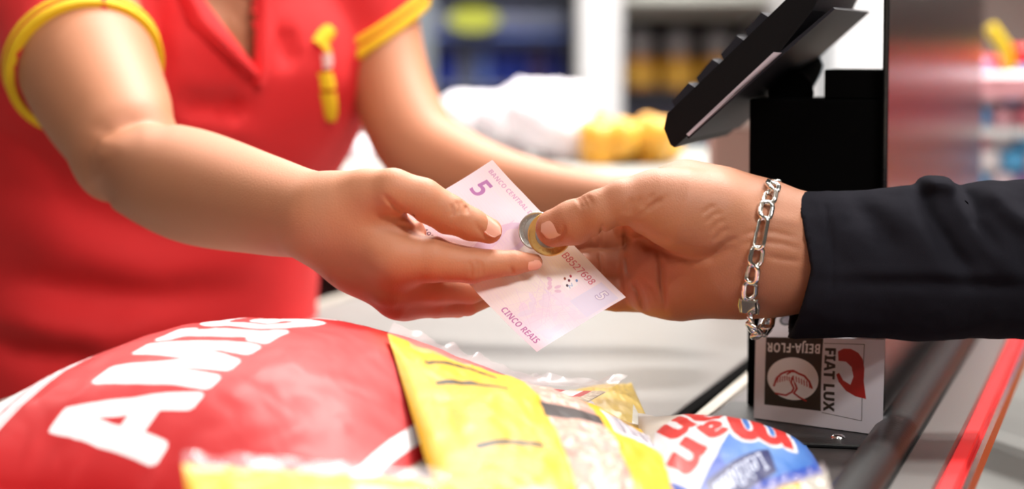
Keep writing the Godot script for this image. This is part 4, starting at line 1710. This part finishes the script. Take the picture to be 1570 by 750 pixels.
func milk_print() -> ImageTexture:
	var w := 1200
	var h := 900
	var img := Image.create(w, h, false, Image.FORMAT_RGB8)
	for y in h:
		var k := float(y) / h
		img.fill_rect(Rect2i(0, y, w, 1), Color(0.26, 0.48, 0.80).lerp(Color(0.08, 0.24, 0.68), smoothstep(0.2, 1.0, k)))
	for i in 16: ink_oval(img, Vector2(w * 0.66, h * 0.58), Vector2(330 - i * 18, 200 - i * 11), Color(0.24, 0.46, 0.78).lerp(Color(0.46, 0.62, 0.86), i / 16.0), -0.3)
	# cream top with wheat
	ink(img, [Vector2(0, 0), Vector2(w * 0.44, 0), Vector2(w * 0.36, h * 0.16), Vector2(w * 0.10, h * 0.36), Vector2(0, h * 0.5)], Color(0.88, 0.85, 0.80))
	for i in 7: ink_oval(img, Vector2(w * (0.24 + 0.022 * i), h * (0.085 - 0.006 * i)), Vector2(20, 8), Color(0.80, 0.58, 0.20), -0.5)
	# red letters, upside down, with a white outline
	var white := Color(0.93, 0.92, 0.93)
	var red := Color(0.84, 0.12, 0.10)
	ink(img, [Vector2(w * 0.08, h * 0.32), Vector2(w * 0.34, h * 0.08), Vector2(w * 0.52, h * 0.04), Vector2(w * 0.50, h * 0.42), Vector2(w * 0.38, h * 0.66), Vector2(w * 0.26, h * 0.85), Vector2(w * 0.04, h * 0.66)], white)
	ink_text(img, "m", Vector2(w * 0.65, h * 0.36), 450, white, PI + 0.03, w * 0.345, 700, "Droid Sans", 24.0)
	ink_text(img, "m", Vector2(w * 0.65, h * 0.36), 430, red, PI + 0.03, w * 0.325, 700, "Droid Sans", 9.0)
	ink_text(img, "a", Vector2(w * 0.37, h * 0.19), 250, red, PI - 0.4, w * 0.19, 700, "Droid Sans", 9.0)
	ink_text(img, "n", Vector2(w * 0.20, h * 0.34), 230, red, PI - 0.6, w * 0.15, 700, "Droid Sans", 9.0)
	ink_text(img, "a", Vector2(w * 0.39, h * 0.43), 200, red, PI - 0.6, w * 0.13, 700, "Droid Sans", 9.0)
	ink_text(img, "n", Vector2(w * 0.23, h * 0.62), 220, red, PI - 0.8, w * 0.15, 700, "Droid Sans", 9.0)
	# navy label, upside down
	ink(img, [Vector2(w * 0.31, h * 0.80), Vector2(w * 0.66, h * 0.615), Vector2(w * 0.68, h * 0.78), Vector2(w * 0.33, h * 0.99)], Color(0.06, 0.10, 0.38))
	ink_text(img, "LeitBom", Vector2(w * 0.495, h * 0.795), 100, Color(0.84, 0.87, 0.95), PI - 0.44, w * 0.29, 700, "Droid Serif")
	return picture(img)


func packs() -> void:
	var film := clear_film()
	# tall yellow pack lying against the rice bag
	var c := [P(594, 512, 1.378), P(985, 655, 1.475), P(1110, 800, 1.21), P(700, 860, 1.13)]
	var q := pillow(c, 0.020, 0.016, 90, 90, 0.6, 0.0032, 8, 0.04)
	var t := bag("snack_pack", "yellow plastic pack with a clear window of beige contents against the rice bag", "food pack", q, plastic(snack_print(5), 0.5, 0.06, 0.2, 0.95), film)
	flap(t, c[0], c[0].lerp(c[1], 0.6), (P(620, 512, 1.42) - P(610, 530, 1.405)), 0.003, 9, film)
	# the next yellow pack behind it
	c = [P(872, 600, 1.62), P(968, 588, 1.63), P(1004, 668, 1.46), P(856, 668, 1.45)]
	q = pillow(c, 0.010, 0.010, 50, 50, 0.6, 0.0012, 18, 0.03)
	bag("snack_pack", "small yellow folded pack end between the window pack and the milk powder", "food pack", q, plastic(end_print(), 0.35, 0.2), film)
	# blurred yellow pack in front
	c = [P(280, 712, 1.10), P(690, 738, 1.14), P(760, 920, 1.02), P(310, 920, 0.99)]
	q = pillow(c, 0.012, 0.012, 70, 60, 0.6, 0.0025, 28, 0.05)
	t = bag("snack_pack", "blurred yellow pack nearest to us at the bottom edge, over the red bag", "food pack", q, plastic(front_print(), 0.5, 0.05, 0.2, 0.97), film)
	flap(t, c[0], c[1], (P(300, 690, 1.12) - P(300, 712, 1.10)), 0.0014, 19, film)
	# milk powder
	c = [P(978, 634, 1.47), P(1236, 684, 1.43), P(1292, 790, 1.256), P(985, 840, 1.176)]
	corner_pack()
	q = pillow(c, 0.024, 0.003, 80, 70, 0.62, 0.0015, 38, 0.03)
	t = bag("milk_bag", "blue and white milk powder bag with red upside-down letters beside the match pack", "milk bag", q, plastic(milk_print(), 0.42, 0.12, 0.2, 0.82), film)


func corner_pack() -> void:
	var c := [P(1160, 756, 1.215), P(1268, 724, 1.235), P(1286, 800, 1.16), P(1180, 822, 1.15)]
	var q := pillow(c, 0.008, 0.004, 50, 40, 0.6, 0.003, 48, 0.05)
	var t := bag("snack_pack", "clear and yellow crumpled pack corner in front of the milk powder bag", "food pack", q, plastic(corner_print(), 0.25, 0.4), clear_film())
	flap(t, c[0], c[1], (P(1214, 730, 1.25) - P(1214, 742, 1.235)), 0.004, 29, clear_film())


func corner_print() -> ImageTexture:
	var img := Image.create(256, 256, false, Image.FORMAT_RGB8)
	img.fill(Color(0.80, 0.78, 0.74))
	img.fill_rect(Rect2i(30, 60, 120, 90), Color(0.86, 0.70, 0.16))
	img.fill_rect(Rect2i(30, 120, 60, 20), Color(0.75, 0.2, 0.15))
	return picture(img)


func end_print() -> ImageTexture:
	var img := Image.create(512, 512, false, Image.FORMAT_RGB8)
	img.fill(Color(0.95, 0.79, 0.06))
	for row in 12:
		for k in 9:
			if (row * 7 + k * 3) % 4: ink_line(img, [Vector2(50 + k * 46, 60 + row * 16), Vector2(50 + k * 46 + 14 + (k * 5 + row) % 20, 60 + row * 16)], 4, Color(0.55, 0.43, 0.06))
	ink_oval(img, Vector2(120, 380), Vector2(90, 110), Color(0.88, 0.86, 0.90))
	ink(img, [Vector2(440, 300), Vector2(480, 500), Vector2(390, 500)], Color(0.95, 0.93, 0.86))
	return picture(img)


func front_print() -> ImageTexture:
	var img := Image.create(256, 256, false, Image.FORMAT_RGB8)
	img.fill(Color(0.86, 0.67, 0.08))
	img.fill_rect(Rect2i(150, 60, 90, 190), Color(0.90, 0.78, 0.66))
	ink_oval(img, Vector2(90, 150), Vector2(50, 30), Color(0.99, 0.90, 0.35))
	return picture(img)


# ------------------------------------------------------------------ the pack of match boxes
func match_print() -> ImageTexture:
	var w := 1240
	var h := 880
	var img := Image.create(w, h, false, Image.FORMAT_RGB8)
	img.fill(Color(0.86, 0.85, 0.89))
	var black := Color(0.10, 0.09, 0.09)
	var red := Color(0.66, 0.08, 0.09)
	var white := Color(0.92, 0.91, 0.93)
	img.fill_rect(Rect2i(int(w * 0.085), 0, int(w * 0.45), int(h * 0.82)), black)
	ink_text(img, "BEIJA-FLOR", Vector2(w * 0.305, h * 0.105), 96, white, PI, w * 0.42)
	ink_oval(img, Vector2(w * 0.31, h * 0.48), Vector2(w * 0.205, h * 0.25), white)
	# the bird in the oval: two wings and a crossed tail
	ink_line(img, [Vector2(200, 510), Vector2(225, 430), Vector2(270, 380), Vector2(330, 350), Vector2(390, 340), Vector2(440, 365), Vector2(500, 385), Vector2(550, 440), Vector2(575, 500)], 20, red)
	ink_line(img, [Vector2(330, 380), Vector2(370, 350), Vector2(420, 350)], 16, red)
	for i in 8: ink_line(img, [Vector2(240 + i * 22, 400 + absf(i - 3.5) * 6), Vector2(235 + i * 24, 470 + absf(i - 4.0) * 8 - 30)], 10, red)
	for i in 6: ink_line(img, [Vector2(420 + i * 26, 400 + i * 10), Vector2(425 + i * 26, 450 + i * 10)], 10, red)
	ink_line(img, [Vector2(390, 400), Vector2(370, 460), Vector2(400, 520), Vector2(380, 560), Vector2(320, 600), Vector2(220, 590)], 18, red)
	ink_line(img, [Vector2(410, 470), Vector2(430, 520), Vector2(400, 570), Vector2(460, 610), Vector2(520, 635)], 18, red)
	# framed panel with the name and the flame
	for q in [[0.545, 0.055, 0.85, 0.055], [0.85, 0.055, 0.845, 0.875], [0.845, 0.875, 0.545, 0.835]]:
		ink_line(img, [Vector2(w * q[0], h * q[1]), Vector2(w * q[2], h * q[3])], 5, black)
	ink_text(img, "FIAT LUX", Vector2(w * 0.597, h * 0.46), 98, black, PI / 2, h * 0.70, 700, "Droid Sans", 3.0)
	ink(img, [Vector2(810, 125), Vector2(860, 95), Vector2(930, 95), Vector2(1000, 130), Vector2(1045, 190), Vector2(1062, 280), Vector2(1060, 400), Vector2(1085, 560), Vector2(990, 545), Vector2(900, 500), Vector2(830, 420), Vector2(805, 350), Vector2(830, 330), Vector2(870, 400), Vector2(940, 440), Vector2(965, 360), Vector2(945, 270), Vector2(890, 220), Vector2(820, 215)], red)
	return picture(img)


func match_pack() -> void:
	var bl := G(1156, 641, TOP + 0.0035)
	var br := G(1353, 668, TOP + 0.0035)
	var dl := -bl.z
	var dr := -br.z
	var tl := P(1159, 517, dl + 0.020)
	var tr := P(1357, 521, dr + 0.020)
	var tl2 := P(1170, 468, dl + 0.052)
	var tr2 := P(1354, 476, dr + 0.050)
	var out := (br - bl).cross(tl - bl).normalized()
	var bl2 := bl + Vector3(tl2.x - tl.x, 0, tl2.z - tl.z)
	var br2 := br + Vector3(tr2.x - tr.x, 0, tr2.z - tr.z)
	var t := thing("match_pack", "white wrapped pack of match boxes with a black panel, leaning on the black stand", "match pack", (bl + br2) / 2)
	part("wrapper", hull_prism([bl, br, tr, tl], [bl2, br2, tr2, tl2]), M.paper, t)
	var e := out * 0.0003
	if e.z < 0: e = -e
	var b := MB.new()
	var rows := []
	for j in 9:
		var row := []
		for i in 13:
			var u := i / 12.0
			var v := j / 8.0
			row.append(tl.lerp(tr, u).lerp(bl.lerp(br, u), v) + e + out * 0.0012 * sin(PI * u) * sin(PI * v))
		rows.append(row)
	b.grid(rows)
	var m := mat(Color.WHITE, 0.5)
	m.albedo_texture = match_print()
	part("printed_front", b.commit(false, face_up(b, e)), m, t)
	# the upper side, printed upside down
	var img := Image.create(1000, 320, false, Image.FORMAT_RGB8)
	img.fill(Color(0.86, 0.85, 0.89))
	var black := Color(0.12, 0.11, 0.13)
	ink_text(img, "Contém 10 caixas", Vector2(620, 262), 44, Color(0.25, 0.24, 0.28), PI, 560, 400)
	ink(img, [Vector2(30, 110), Vector2(120, 96), Vector2(120, 210), Vector2(30, 200)], black)
	ink_text(img, "N", Vector2(78, 150), 70, Color(0.86, 0.85, 0.89), PI)
	ink_oval(img, Vector2(220, 150), Vector2(58, 56), Color(0.25, 0.24, 0.28))
	ink_oval(img, Vector2(220, 150), Vector2(38, 36), Color(0.55, 0.54, 0.60))
	for i in 4: ink_line(img, [Vector2(150, 50 + i * 12), Vector2(300, 50 + i * 12)], 4, Color(0.55, 0.54, 0.58))
	b = MB.new()
	var up := (tr - tl).cross(tl2 - tl).normalized() * 0.0003
	if up.y < 0: up = -up
	b.grid([[tl2 + up, tr2 + up], [tl + up, tr + up]])
	m = mat(Color.WHITE, 0.5)
	m.albedo_texture = picture(img)
	part("printed_top", b.commit(false, face_up(b, up)), m, t)
# ------------------------------------------------------------------ what stands farther back
func wbox(x0: float, x1: float, y0: float, y1: float, z0: float, z1: float, bevel := 0.004) -> ArrayMesh:
	return box_mesh(Vector3((x0 + x1) / 2, (y0 + y1) / 2, (z0 + z1) / 2), Vector3(absf(x1 - x0), absf(y1 - y0), absf(z1 - z0)), Basis(), bevel)


# world x of the pixel column px, world y of the row py, at the distance z in front of us
func wx(px: float, z: float) -> float:
	return G(px, 375, CAM.y - z * tan(PITCH)).x
func wy(py: float, z: float) -> float:
	var r := view * V(785, py, 1.0)
	return CAM.y + r.y * (z / -r.z)


func bottle(at: Vector3, h: float, r: float, body: Material, cap: Material, label: String, group: String) -> Node3D:
	var t := thing("jar", label, "jar", at, group)
	var x := Transform3D(Basis(), at)
	var b := MB.new()
	b.lathe([Vector2(0.0005, 0), Vector2(r * 0.93, 0), Vector2(r, h * 0.03), Vector2(r, h * 0.42), Vector2(r * 0.88, h * 0.49), Vector2(r * 0.62, h * 0.52), Vector2(r * 0.60, h * 0.55)], 24, x)
	part("glass_body", b.commit(), body, t)
	b = MB.new()
	b.lathe([Vector2(r * 0.62, h * 0.53), Vector2(r * 0.76, h * 0.58), Vector2(r * 0.82, h * 0.70), Vector2(r * 0.78, h * 0.86), Vector2(r * 0.60, h * 0.96), Vector2(r * 0.3, h), Vector2(0.0005, h)], 24, x)
	part("round_cap", b.commit(), cap, t)
	b = MB.new()
	b.lathe([Vector2(r * 1.002, h * 0.10), Vector2(r * 1.012, h * 0.11), Vector2(r * 1.012, h * 0.36), Vector2(r * 1.002, h * 0.37)], 24, x)
	part("paper_label", b.commit(), M.label_gold, t)
	return t


func soft_bag(called: String, label: String, category: String, centre: Vector3, r: Vector3, m: Material, seed: int, lumps := 9, spread := 0.55) -> MeshInstance3D:
	var f := Field.new(centre - r * 1.7, centre + r * 1.7, maxf(r.x, r.y) / 22.0)
	var q := RandomNumberGenerator.new()
	q.seed = seed
	for i in lumps:
		var p := centre + Vector3(q.randf_range(-1, 1) * r.x, q.randf_range(-0.7, 0.6) * r.y, q.randf_range(-0.6, 0.6) * r.z) * spread
		var e := p + Vector3(q.randf_range(-0.4, 0.4) * r.x, q.randf_range(0.0, 0.3) * r.y, 0)
		f.cone(p, e, r.y * q.randf_range(0.45, 0.62), r.y * q.randf_range(0.25, 0.4), r.y * 0.25)
	var n := FastNoiseLite.new()
	n.seed = seed
	n.frequency = 14.0
	n.fractal_type = FastNoiseLite.FRACTAL_RIDGED
	n.fractal_octaves = 3
	f.wave(n, r.y * 0.07)
	f.cut(Vector3(0, 0.9585, 0), Vector3(0, -1, 0))
	var b := MB.new()
	f.mesh(b, Color.WHITE)
	var o := part(called, b.commit(), m, self)
	tag(o, label, category)
	return o


func background() -> void:
	M.dark = mat(Color(0.05, 0.05, 0.07), 0.6)
	M.post_grey = mat(Color(0.47, 0.50, 0.53), 0.5)
	M.white_gloss = mat(Color(0.90, 0.90, 0.91), 0.4)
	M.amber = mat(Color(0.78, 0.53, 0.14), 0.25)
	M.amber_dark = mat(Color(0.72, 0.46, 0.13), 0.25)
	M.cap_grey = mat(Color(0.60, 0.59, 0.60), 0.35)
	M.label_gold = mat(Color(0.82, 0.64, 0.24), 0.6)
	M.bag_white = mat(Color(0.93, 0.91, 0.94), 0.35)
	M.bag_white.backlight_enabled = true
	M.bag_white.backlight = Color(0.3, 0.28, 0.3)
	M.bag_yellow = mat(Color(0.90, 0.66, 0.22), 0.4)
	M.blue = mat(Color(0.06, 0.16, 0.50), 0.4)
	M.blue_light = mat(Color(0.28, 0.36, 0.60), 0.4)
	M.purple = mat(Color(0.26, 0.22, 0.42), 0.45)
	M.slate = mat(Color(0.34, 0.36, 0.44), 0.5)
	var z := 4.6
	# cooler cabinet with blue packs
	var t := thing("cooler_cabinet", "tall dark cooler with blue packs behind the cashier", "cooler", Vector3(wx(765, z), 0, -z - 0.3))
	part("back_panel", wbox(wx(575, z), wx(890, z), 0.0, 2.1, -z - 0.62, -z - 0.58), M.dark, t)
	part("side_post", wbox(wx(618, z), wx(666, z), 0.0, 2.1, -z - 0.55, -z), M.post_grey, t)
	part("side_post", wbox(wx(868, z), wx(886, z), 0.0, 2.1, -z - 0.55, -z), M.dark, t)
	part("side_panel", wbox(wx(560, z), wx(617, z), 0.0, 2.1, -z - 0.55, -z - 0.1), M.dark, t)
	part("base", wbox(wx(666, z), wx(868, z), 0.0, wy(150, z), -z - 0.55, -z - 0.02), M.dark, t)
	for y in [wy(131, z), wy(60, z), wy(-20, z)]:
		part("shelf", wbox(wx(666, z), wx(868, z), y - 0.012, y, -z - 0.55, -z - 0.01), M.slate, t)
	part("price_rail", wbox(wx(666, z), wx(866, z), wy(46, z), wy(16, z), -z - 0.02, -z + 0.005), M.slate, t)
	part("price_rail", wbox(wx(666, z), wx(866, z), wy(59, z), wy(50, z), -z - 0.02, -z + 0.005), M.blue_light, t)
	part("sign", hull_prism(oval(Vector3(wx(727, z), wy(30, z), -z + 0.02), 0.048, 0.022), oval(Vector3(wx(727, z), wy(30, z), -z + 0.008), 0.048, 0.022)), mat(Color(0.62, 0.64, 0.22), 0.5), t)
	var i := 0
	var blues := [["dark blue", M.blue], ["slate grey", M.slate], ["light blue", M.blue_light], ["deep blue", M.blue], ["navy blue", M.blue], ["dull violet", M.purple], ["blue", M.blue]]
	var place := ["first", "second", "third", "fourth", "fifth", "sixth", "seventh"]
	for px in [672, 700, 728, 756, 784, 812, 840]:
		var x0 := wx(px, z)
		var x1 := wx(px + 25, z)
		var o := part("blue_pack", wbox(x0, x1, wy(131, z), wy(64, z) - 0.004 * (i % 3), -z - 0.16, -z - 0.04, 0.006), blues[i][1], self)
		tag(o, "%s pack on the cooler's lower shelf, %s from the grey post" % [blues[i][0], place[i]], "pack", "packs on the lower shelf of the cooler")
		if px != 840:
			o = part("violet_pack", wbox(x0 + 0.003, x1 + 0.004, wy(60, z), wy(3, z) - 0.005 * (i % 2), -z - 0.2, -z - 0.06, 0.006), [M.purple, M.slate, M.purple, M.blue, M.purple, M.slate][i], self)
			tag(o, "%s pack on the cooler's upper shelf, %s from the grey post" % [["violet", "slate grey", "violet", "blue", "violet", "slate grey"][i], place[i]], "pack", "packs on the upper shelf of the cooler")
		i += 1
	# white column
	struct("column", wbox(wx(890, 4.3), wx(952, 4.3), 0.0, 3.2, -4.6, -4.3, 0.01), M.white_gloss, "white square column between the cooler and the bottle shelf")
	# shelf with bottles
	z = 4.5
	t = thing("bottle_shelf", "white shelf unit holding amber bottles behind the keypad", "shelf", Vector3(wx(1060, z), 0, -z - 0.2))
	part("back_panel", wbox(wx(940, z), wx(1230, z), 0.0, 2.2, -z - 0.45, -z - 0.42), mat(Color(0.16, 0.14, 0.11), 0.7), t)
	part("shelf", wbox(wx(952, z), wx(1175, z), wy(27, z), wy(5, z), -z - 0.42, -z), mat(Color(0.62, 0.61, 0.58), 0.5), t)
	part("shelf", wbox(wx(952, z), wx(1175, z), wy(4, z), wy(-14, z), -z - 0.42, -z + 0.05), mat(Color(0.82, 0.83, 0.80), 0.5), t)
	part("shelf", wbox(wx(952, z), wx(1175, z), wy(152, z), wy(136, z), -z - 0.42, -z), M.dark, t)
	part("base", wbox(wx(952, z), wx(1175, z), 0.0, wy(153, z), -z - 0.42, -z - 0.05), M.slate, t)
	part("side_panel", wbox(wx(1172, z), wx(1235, z), 0.0, 2.2, -z - 0.42, -z + 0.02), M.white_gloss, t)
	i = 0
	for px in [983, 1043, 1104, 1158]:
		bottle(Vector3(wx(px, z), wy(136, z), -z - 0.08), wy(44, z) - wy(136, z), 0.0335, M.amber if i % 3 else M.amber_dark, M.cap_grey, "amber jar with a round grey cap, %s from the white column on its shelf" % place[i], "amber jars on the shelf")
		i += 1
	# white freezer on the right
	t = thing("upright_freezer", "tall white freezer behind the black stand", "freezer", Vector3(wx(1330, 3.7), 0, -3.9))
	part("freezer_body", wbox(wx(1238, 3.7), wx(1460, 3.7), 0.05, 1.9, -4.2, -3.7, 0.02), M.white_gloss, t)
	var door := part("door", wbox(wx(1242, 3.7), wx(1456, 3.7), 0.12, 1.86, -3.7, -3.67, 0.01), M.white_gloss, t)
	part("handle", wbox(wx(1252, 3.7), wx(1262, 3.7), 0.8, 1.2, -3.67, -3.63, 0.005), M.post_grey, door)
	for q in [[1250, 0.05], [1448, 0.05]]: part("foot", wbox(wx(q[0], 3.7) - 0.02, wx(q[0], 3.7) + 0.02, 0.0, 0.05, -3.8, -3.75), M.dark, t)
	# packing shelf with bags
	t = thing("packing_table", "pale grey packing table behind the belt", "table", Vector3(0.05, 0, -2.8))
	part("tabletop", wbox(-0.5, 0.5, 0.935, 0.958, -3.15, -2.58, 0.006), mat(Color(0.63, 0.64, 0.62), 0.4), t)
	for sx in [-0.46, 0.46]:
		for sz in [-3.1, -2.63]:
			part("leg", wbox(sx - 0.02, sx + 0.02, 0.0, 0.935, sz - 0.02, sz + 0.02), M.post_grey, t)
	soft_bag("carrier_bag", "heap of crumpled white carrier bags on the packing table", "carrier bag", P(780, 190, 2.85), Vector3(0.115, 0.058, 0.08), M.bag_white, 4, 16, 0.75)
	soft_bag("carrier_bag", "smaller white carrier bag at the left end of the packing table", "carrier bag", P(600, 235, 2.85), Vector3(0.07, 0.05, 0.06), M.bag_white, 9, 9)
	soft_bag("yellow_bag", "crumpled mustard yellow bag on the packing table beside the white heap", "bag", P(972, 222, 2.75), Vector3(0.062, 0.042, 0.06), M.bag_yellow, 12, 10, 0.8)
	# beige carton beside the stand
	t = thing("carton", "small beige carton standing behind the belt beside the black stand", "carton", G(1125, 420, TOP) + Vector3(0, 0, 0))
	var z2 := 2.25
	part("carton_body", wbox(wx(1092, z2), wx(1160, z2), TOP, wy(196, z2), -z2 - 0.06, -z2, 0.002), mat(Color(0.74, 0.62, 0.58), 0.7), t)
	part("carton_lid", wbox(wx(1090, z2), wx(1162, z2), wy(196, z2), wy(176, z2), -z2 - 0.062, -z2 + 0.002, 0.002), mat(Color(0.90, 0.86, 0.84), 0.7), t)
	# swivel chair at the cashier's place
	var ch := Vector3(-0.215, 0, -2.62)
	t = thing("swivel_chair", "black swivel chair with a grey lilac back cushion behind the cashier", "chair", ch)
	part("seat", box_mesh(ch + Vector3(0, 0.56, 0), Vector3(0.40, 0.07, 0.38), Basis(), 0.02), M.dark, t)
	part("backrest", box_mesh(ch + Vector3(0.0, 0.81, -0.16), Vector3(0.36, 0.10, 0.05), Basis(), 0.02), M.dark, t)
	part("cushion", box_mesh(ch + Vector3(0.0, 0.87, -0.15), Vector3(0.30, 0.075, 0.06), Basis(), 0.02), mat(Color(0.50, 0.46, 0.54), 0.8), t)
	var b := MB.new()
	b.tube([ch + Vector3(0, 0.53, 0), ch + Vector3(0, 0.08, 0)], [0.025, 0.03], 12)
	part("post", b.commit(), M.dark, t)
	for k in 5:
		var e := Vector3(cos(TAU * k / 5), 0, sin(TAU * k / 5)) * 0.26
		b = MB.new()
		b.tube([ch + Vector3(0, 0.09, 0), ch + e + Vector3(0, 0.035, 0)], [0.022, 0.016], 8)
		part("leg", b.commit(), M.dark, t)
	b = MB.new()
	b.tube([ch + Vector3(0, 0.55, -0.15), ch + Vector3(0, 0.80, -0.19)], [0.018, 0.018], 8)
	part("back_bar", b.commit(), M.dark, t)
	candy()


func oval(c: Vector3, rx: float, ry: float) -> Array:
	var out := []
	for k in 24: out.append(c + Vector3(cos(TAU * k / 24) * rx, sin(TAU * k / 24) * ry, 0))
	return out


# racks of sweets beyond the partition, on the customer's side
func candy() -> void:
	var place := ["first", "second", "third", "fourth", "fifth", "sixth", "seventh"]
	var z := 2.75
	var x := wx(1490, z)
	var t := thing("sweets_rack", "white rack of bright sweets at the right edge beyond the steel partition", "rack", Vector3(x + 0.3, 0, -z - 0.1))
	part("back_panel", wbox(x - 0.02, x + 0.9, 0.0, 1.25, -z - 0.22, -z - 0.2), mat(Color(0.34, 0.30, 0.28), 0.7), t)
	var levels := [wy(300, z), wy(196, z), wy(112, z)]
	for y in levels:
		part("shelf", wbox(x - 0.02, x + 0.13, y - 0.012, y, -z - 0.2, -z), M.white_gloss, t)
		part("shelf", wbox(x + 0.131, x + 0.9, y - 0.012, y, -z - 0.2, -z), mat(Color(0.84, 0.10, 0.12), 0.5), t)
	part("price_rail", wbox(x - 0.02, x + 0.115, levels[2] - 0.03, levels[2] - 0.002, -z, -z + 0.006), mat(Color(0.86, 0.62, 0.66), 0.5), t)
	part("base", wbox(x - 0.02, x + 0.9, 0.0, levels[0] - 0.012, -z - 0.2, -z - 0.01), mat(Color(0.80, 0.50, 0.16), 0.5), t)
	var cols := [Color(0.36, 0.68, 0.88), Color(0.92, 0.89, 0.92), Color(0.90, 0.52, 0.58), Color(0.93, 0.84, 0.87), Color(0.30, 0.64, 0.86), Color(0.95, 0.92, 0.93), Color(0.66, 0.52, 0.72), Color(0.93, 0.70, 0.74)]
	var hues := ["light blue", "white", "pink", "pale pink", "sky blue", "cream white", "mauve", "rose"]
	var r := RandomNumberGenerator.new()
	r.seed = 8
	var names := ["bottom", "middle", "top"]
	for lv in 3:
		for row in [3, 3, 1][lv]:
			for k in 5:
				var w := 0.026
				var px := x - 0.004 + k * 0.029 + (0.012 if row == 1 else 0.0)
				var at: int = (k * 3 + row * 5 + lv * 4) % cols.size()
				var col: Color = cols[at] if lv < 2 else Color(0.82, 0.07, 0.07).lerp(Color(0.80, 0.2, 0.2), r.randf())
				var y0: float = levels[lv] + 0.026 * row
				var o := part("sweet_pack", wbox(px, px + w, y0, y0 + (0.0245 if lv < 2 else r.randf_range(0.018, 0.034)), -z - 0.10, -z - 0.02 + r.randf() * 0.012, 0.006), mat(col, 0.35), self)
				tag(o, "%s sweet pack on the rack's %s shelf, layer %s up, %s from the partition" % [hues[at] if lv < 2 else "red", names[lv], ["one", "two", "three"][row], place[k]], "sweets", "sweet packs on the %s shelf" % names[lv])
		for k in 7:      # bigger boxes farther along the rack, mirrored in the steel sheet
			var px := x + 0.145 + k * 0.105
			var col: Color = [Color(0.88, 0.47, 0.08), Color(0.86, 0.07, 0.10), Color(0.20, 0.19, 0.19)][lv]
			var o := part("sweet_box", wbox(px, px + 0.10, levels[lv], levels[lv] + [0.064, 0.049, 0.10][lv], -z - 0.14, -z - 0.02, 0.006), mat(col, 0.45), self)
			tag(o, "%s sweet box on the rack's %s shelf, %s along from the small packs" % [["orange", "red", "dark"][lv], names[lv], place[k]], "sweets", "sweet boxes on the %s shelf" % names[lv])
	var b := MB.new()
	var p := Vector3(wx(1512, z - 0.03), wy(40, z), -z + 0.03)
	var q := Vector3(wx(1545, z - 0.03), wy(108, z), -z + 0.03)
	b.tube([p, p.lerp(q, 0.5) + Vector3(0.004, 0.002, 0), q], [0.007, 0.008, 0.006], 8)
	var o := part("yellow_streamer", b.commit(), mat(Color(0.93, 0.80, 0.12), 0.4), self)
	tag(o, "yellow twisted stick leaning over the red sweets on the rack", "stick")
	# farther rack on the right that the steel sheet mirrors
	t = thing("far_rack", "long red and orange display rack far on the customer's side", "rack", Vector3(1.6, 0, -4.2))
	part("upper_display", wbox(0.74, 3.1, 0.90, 1.05, -4.3, -4.0), mat(Color(0.85, 0.12, 0.14), 0.5), t)
	part("lower_display", wbox(0.74, 3.1, 0.0, 0.90, -4.3, -4.0), mat(Color(0.86, 0.50, 0.12), 0.5), t)
	part("top_board", wbox(0.74, 3.1, 1.05, 2.3, -4.3, -4.2), mat(Color(0.16, 0.155, 0.15), 0.6), t)
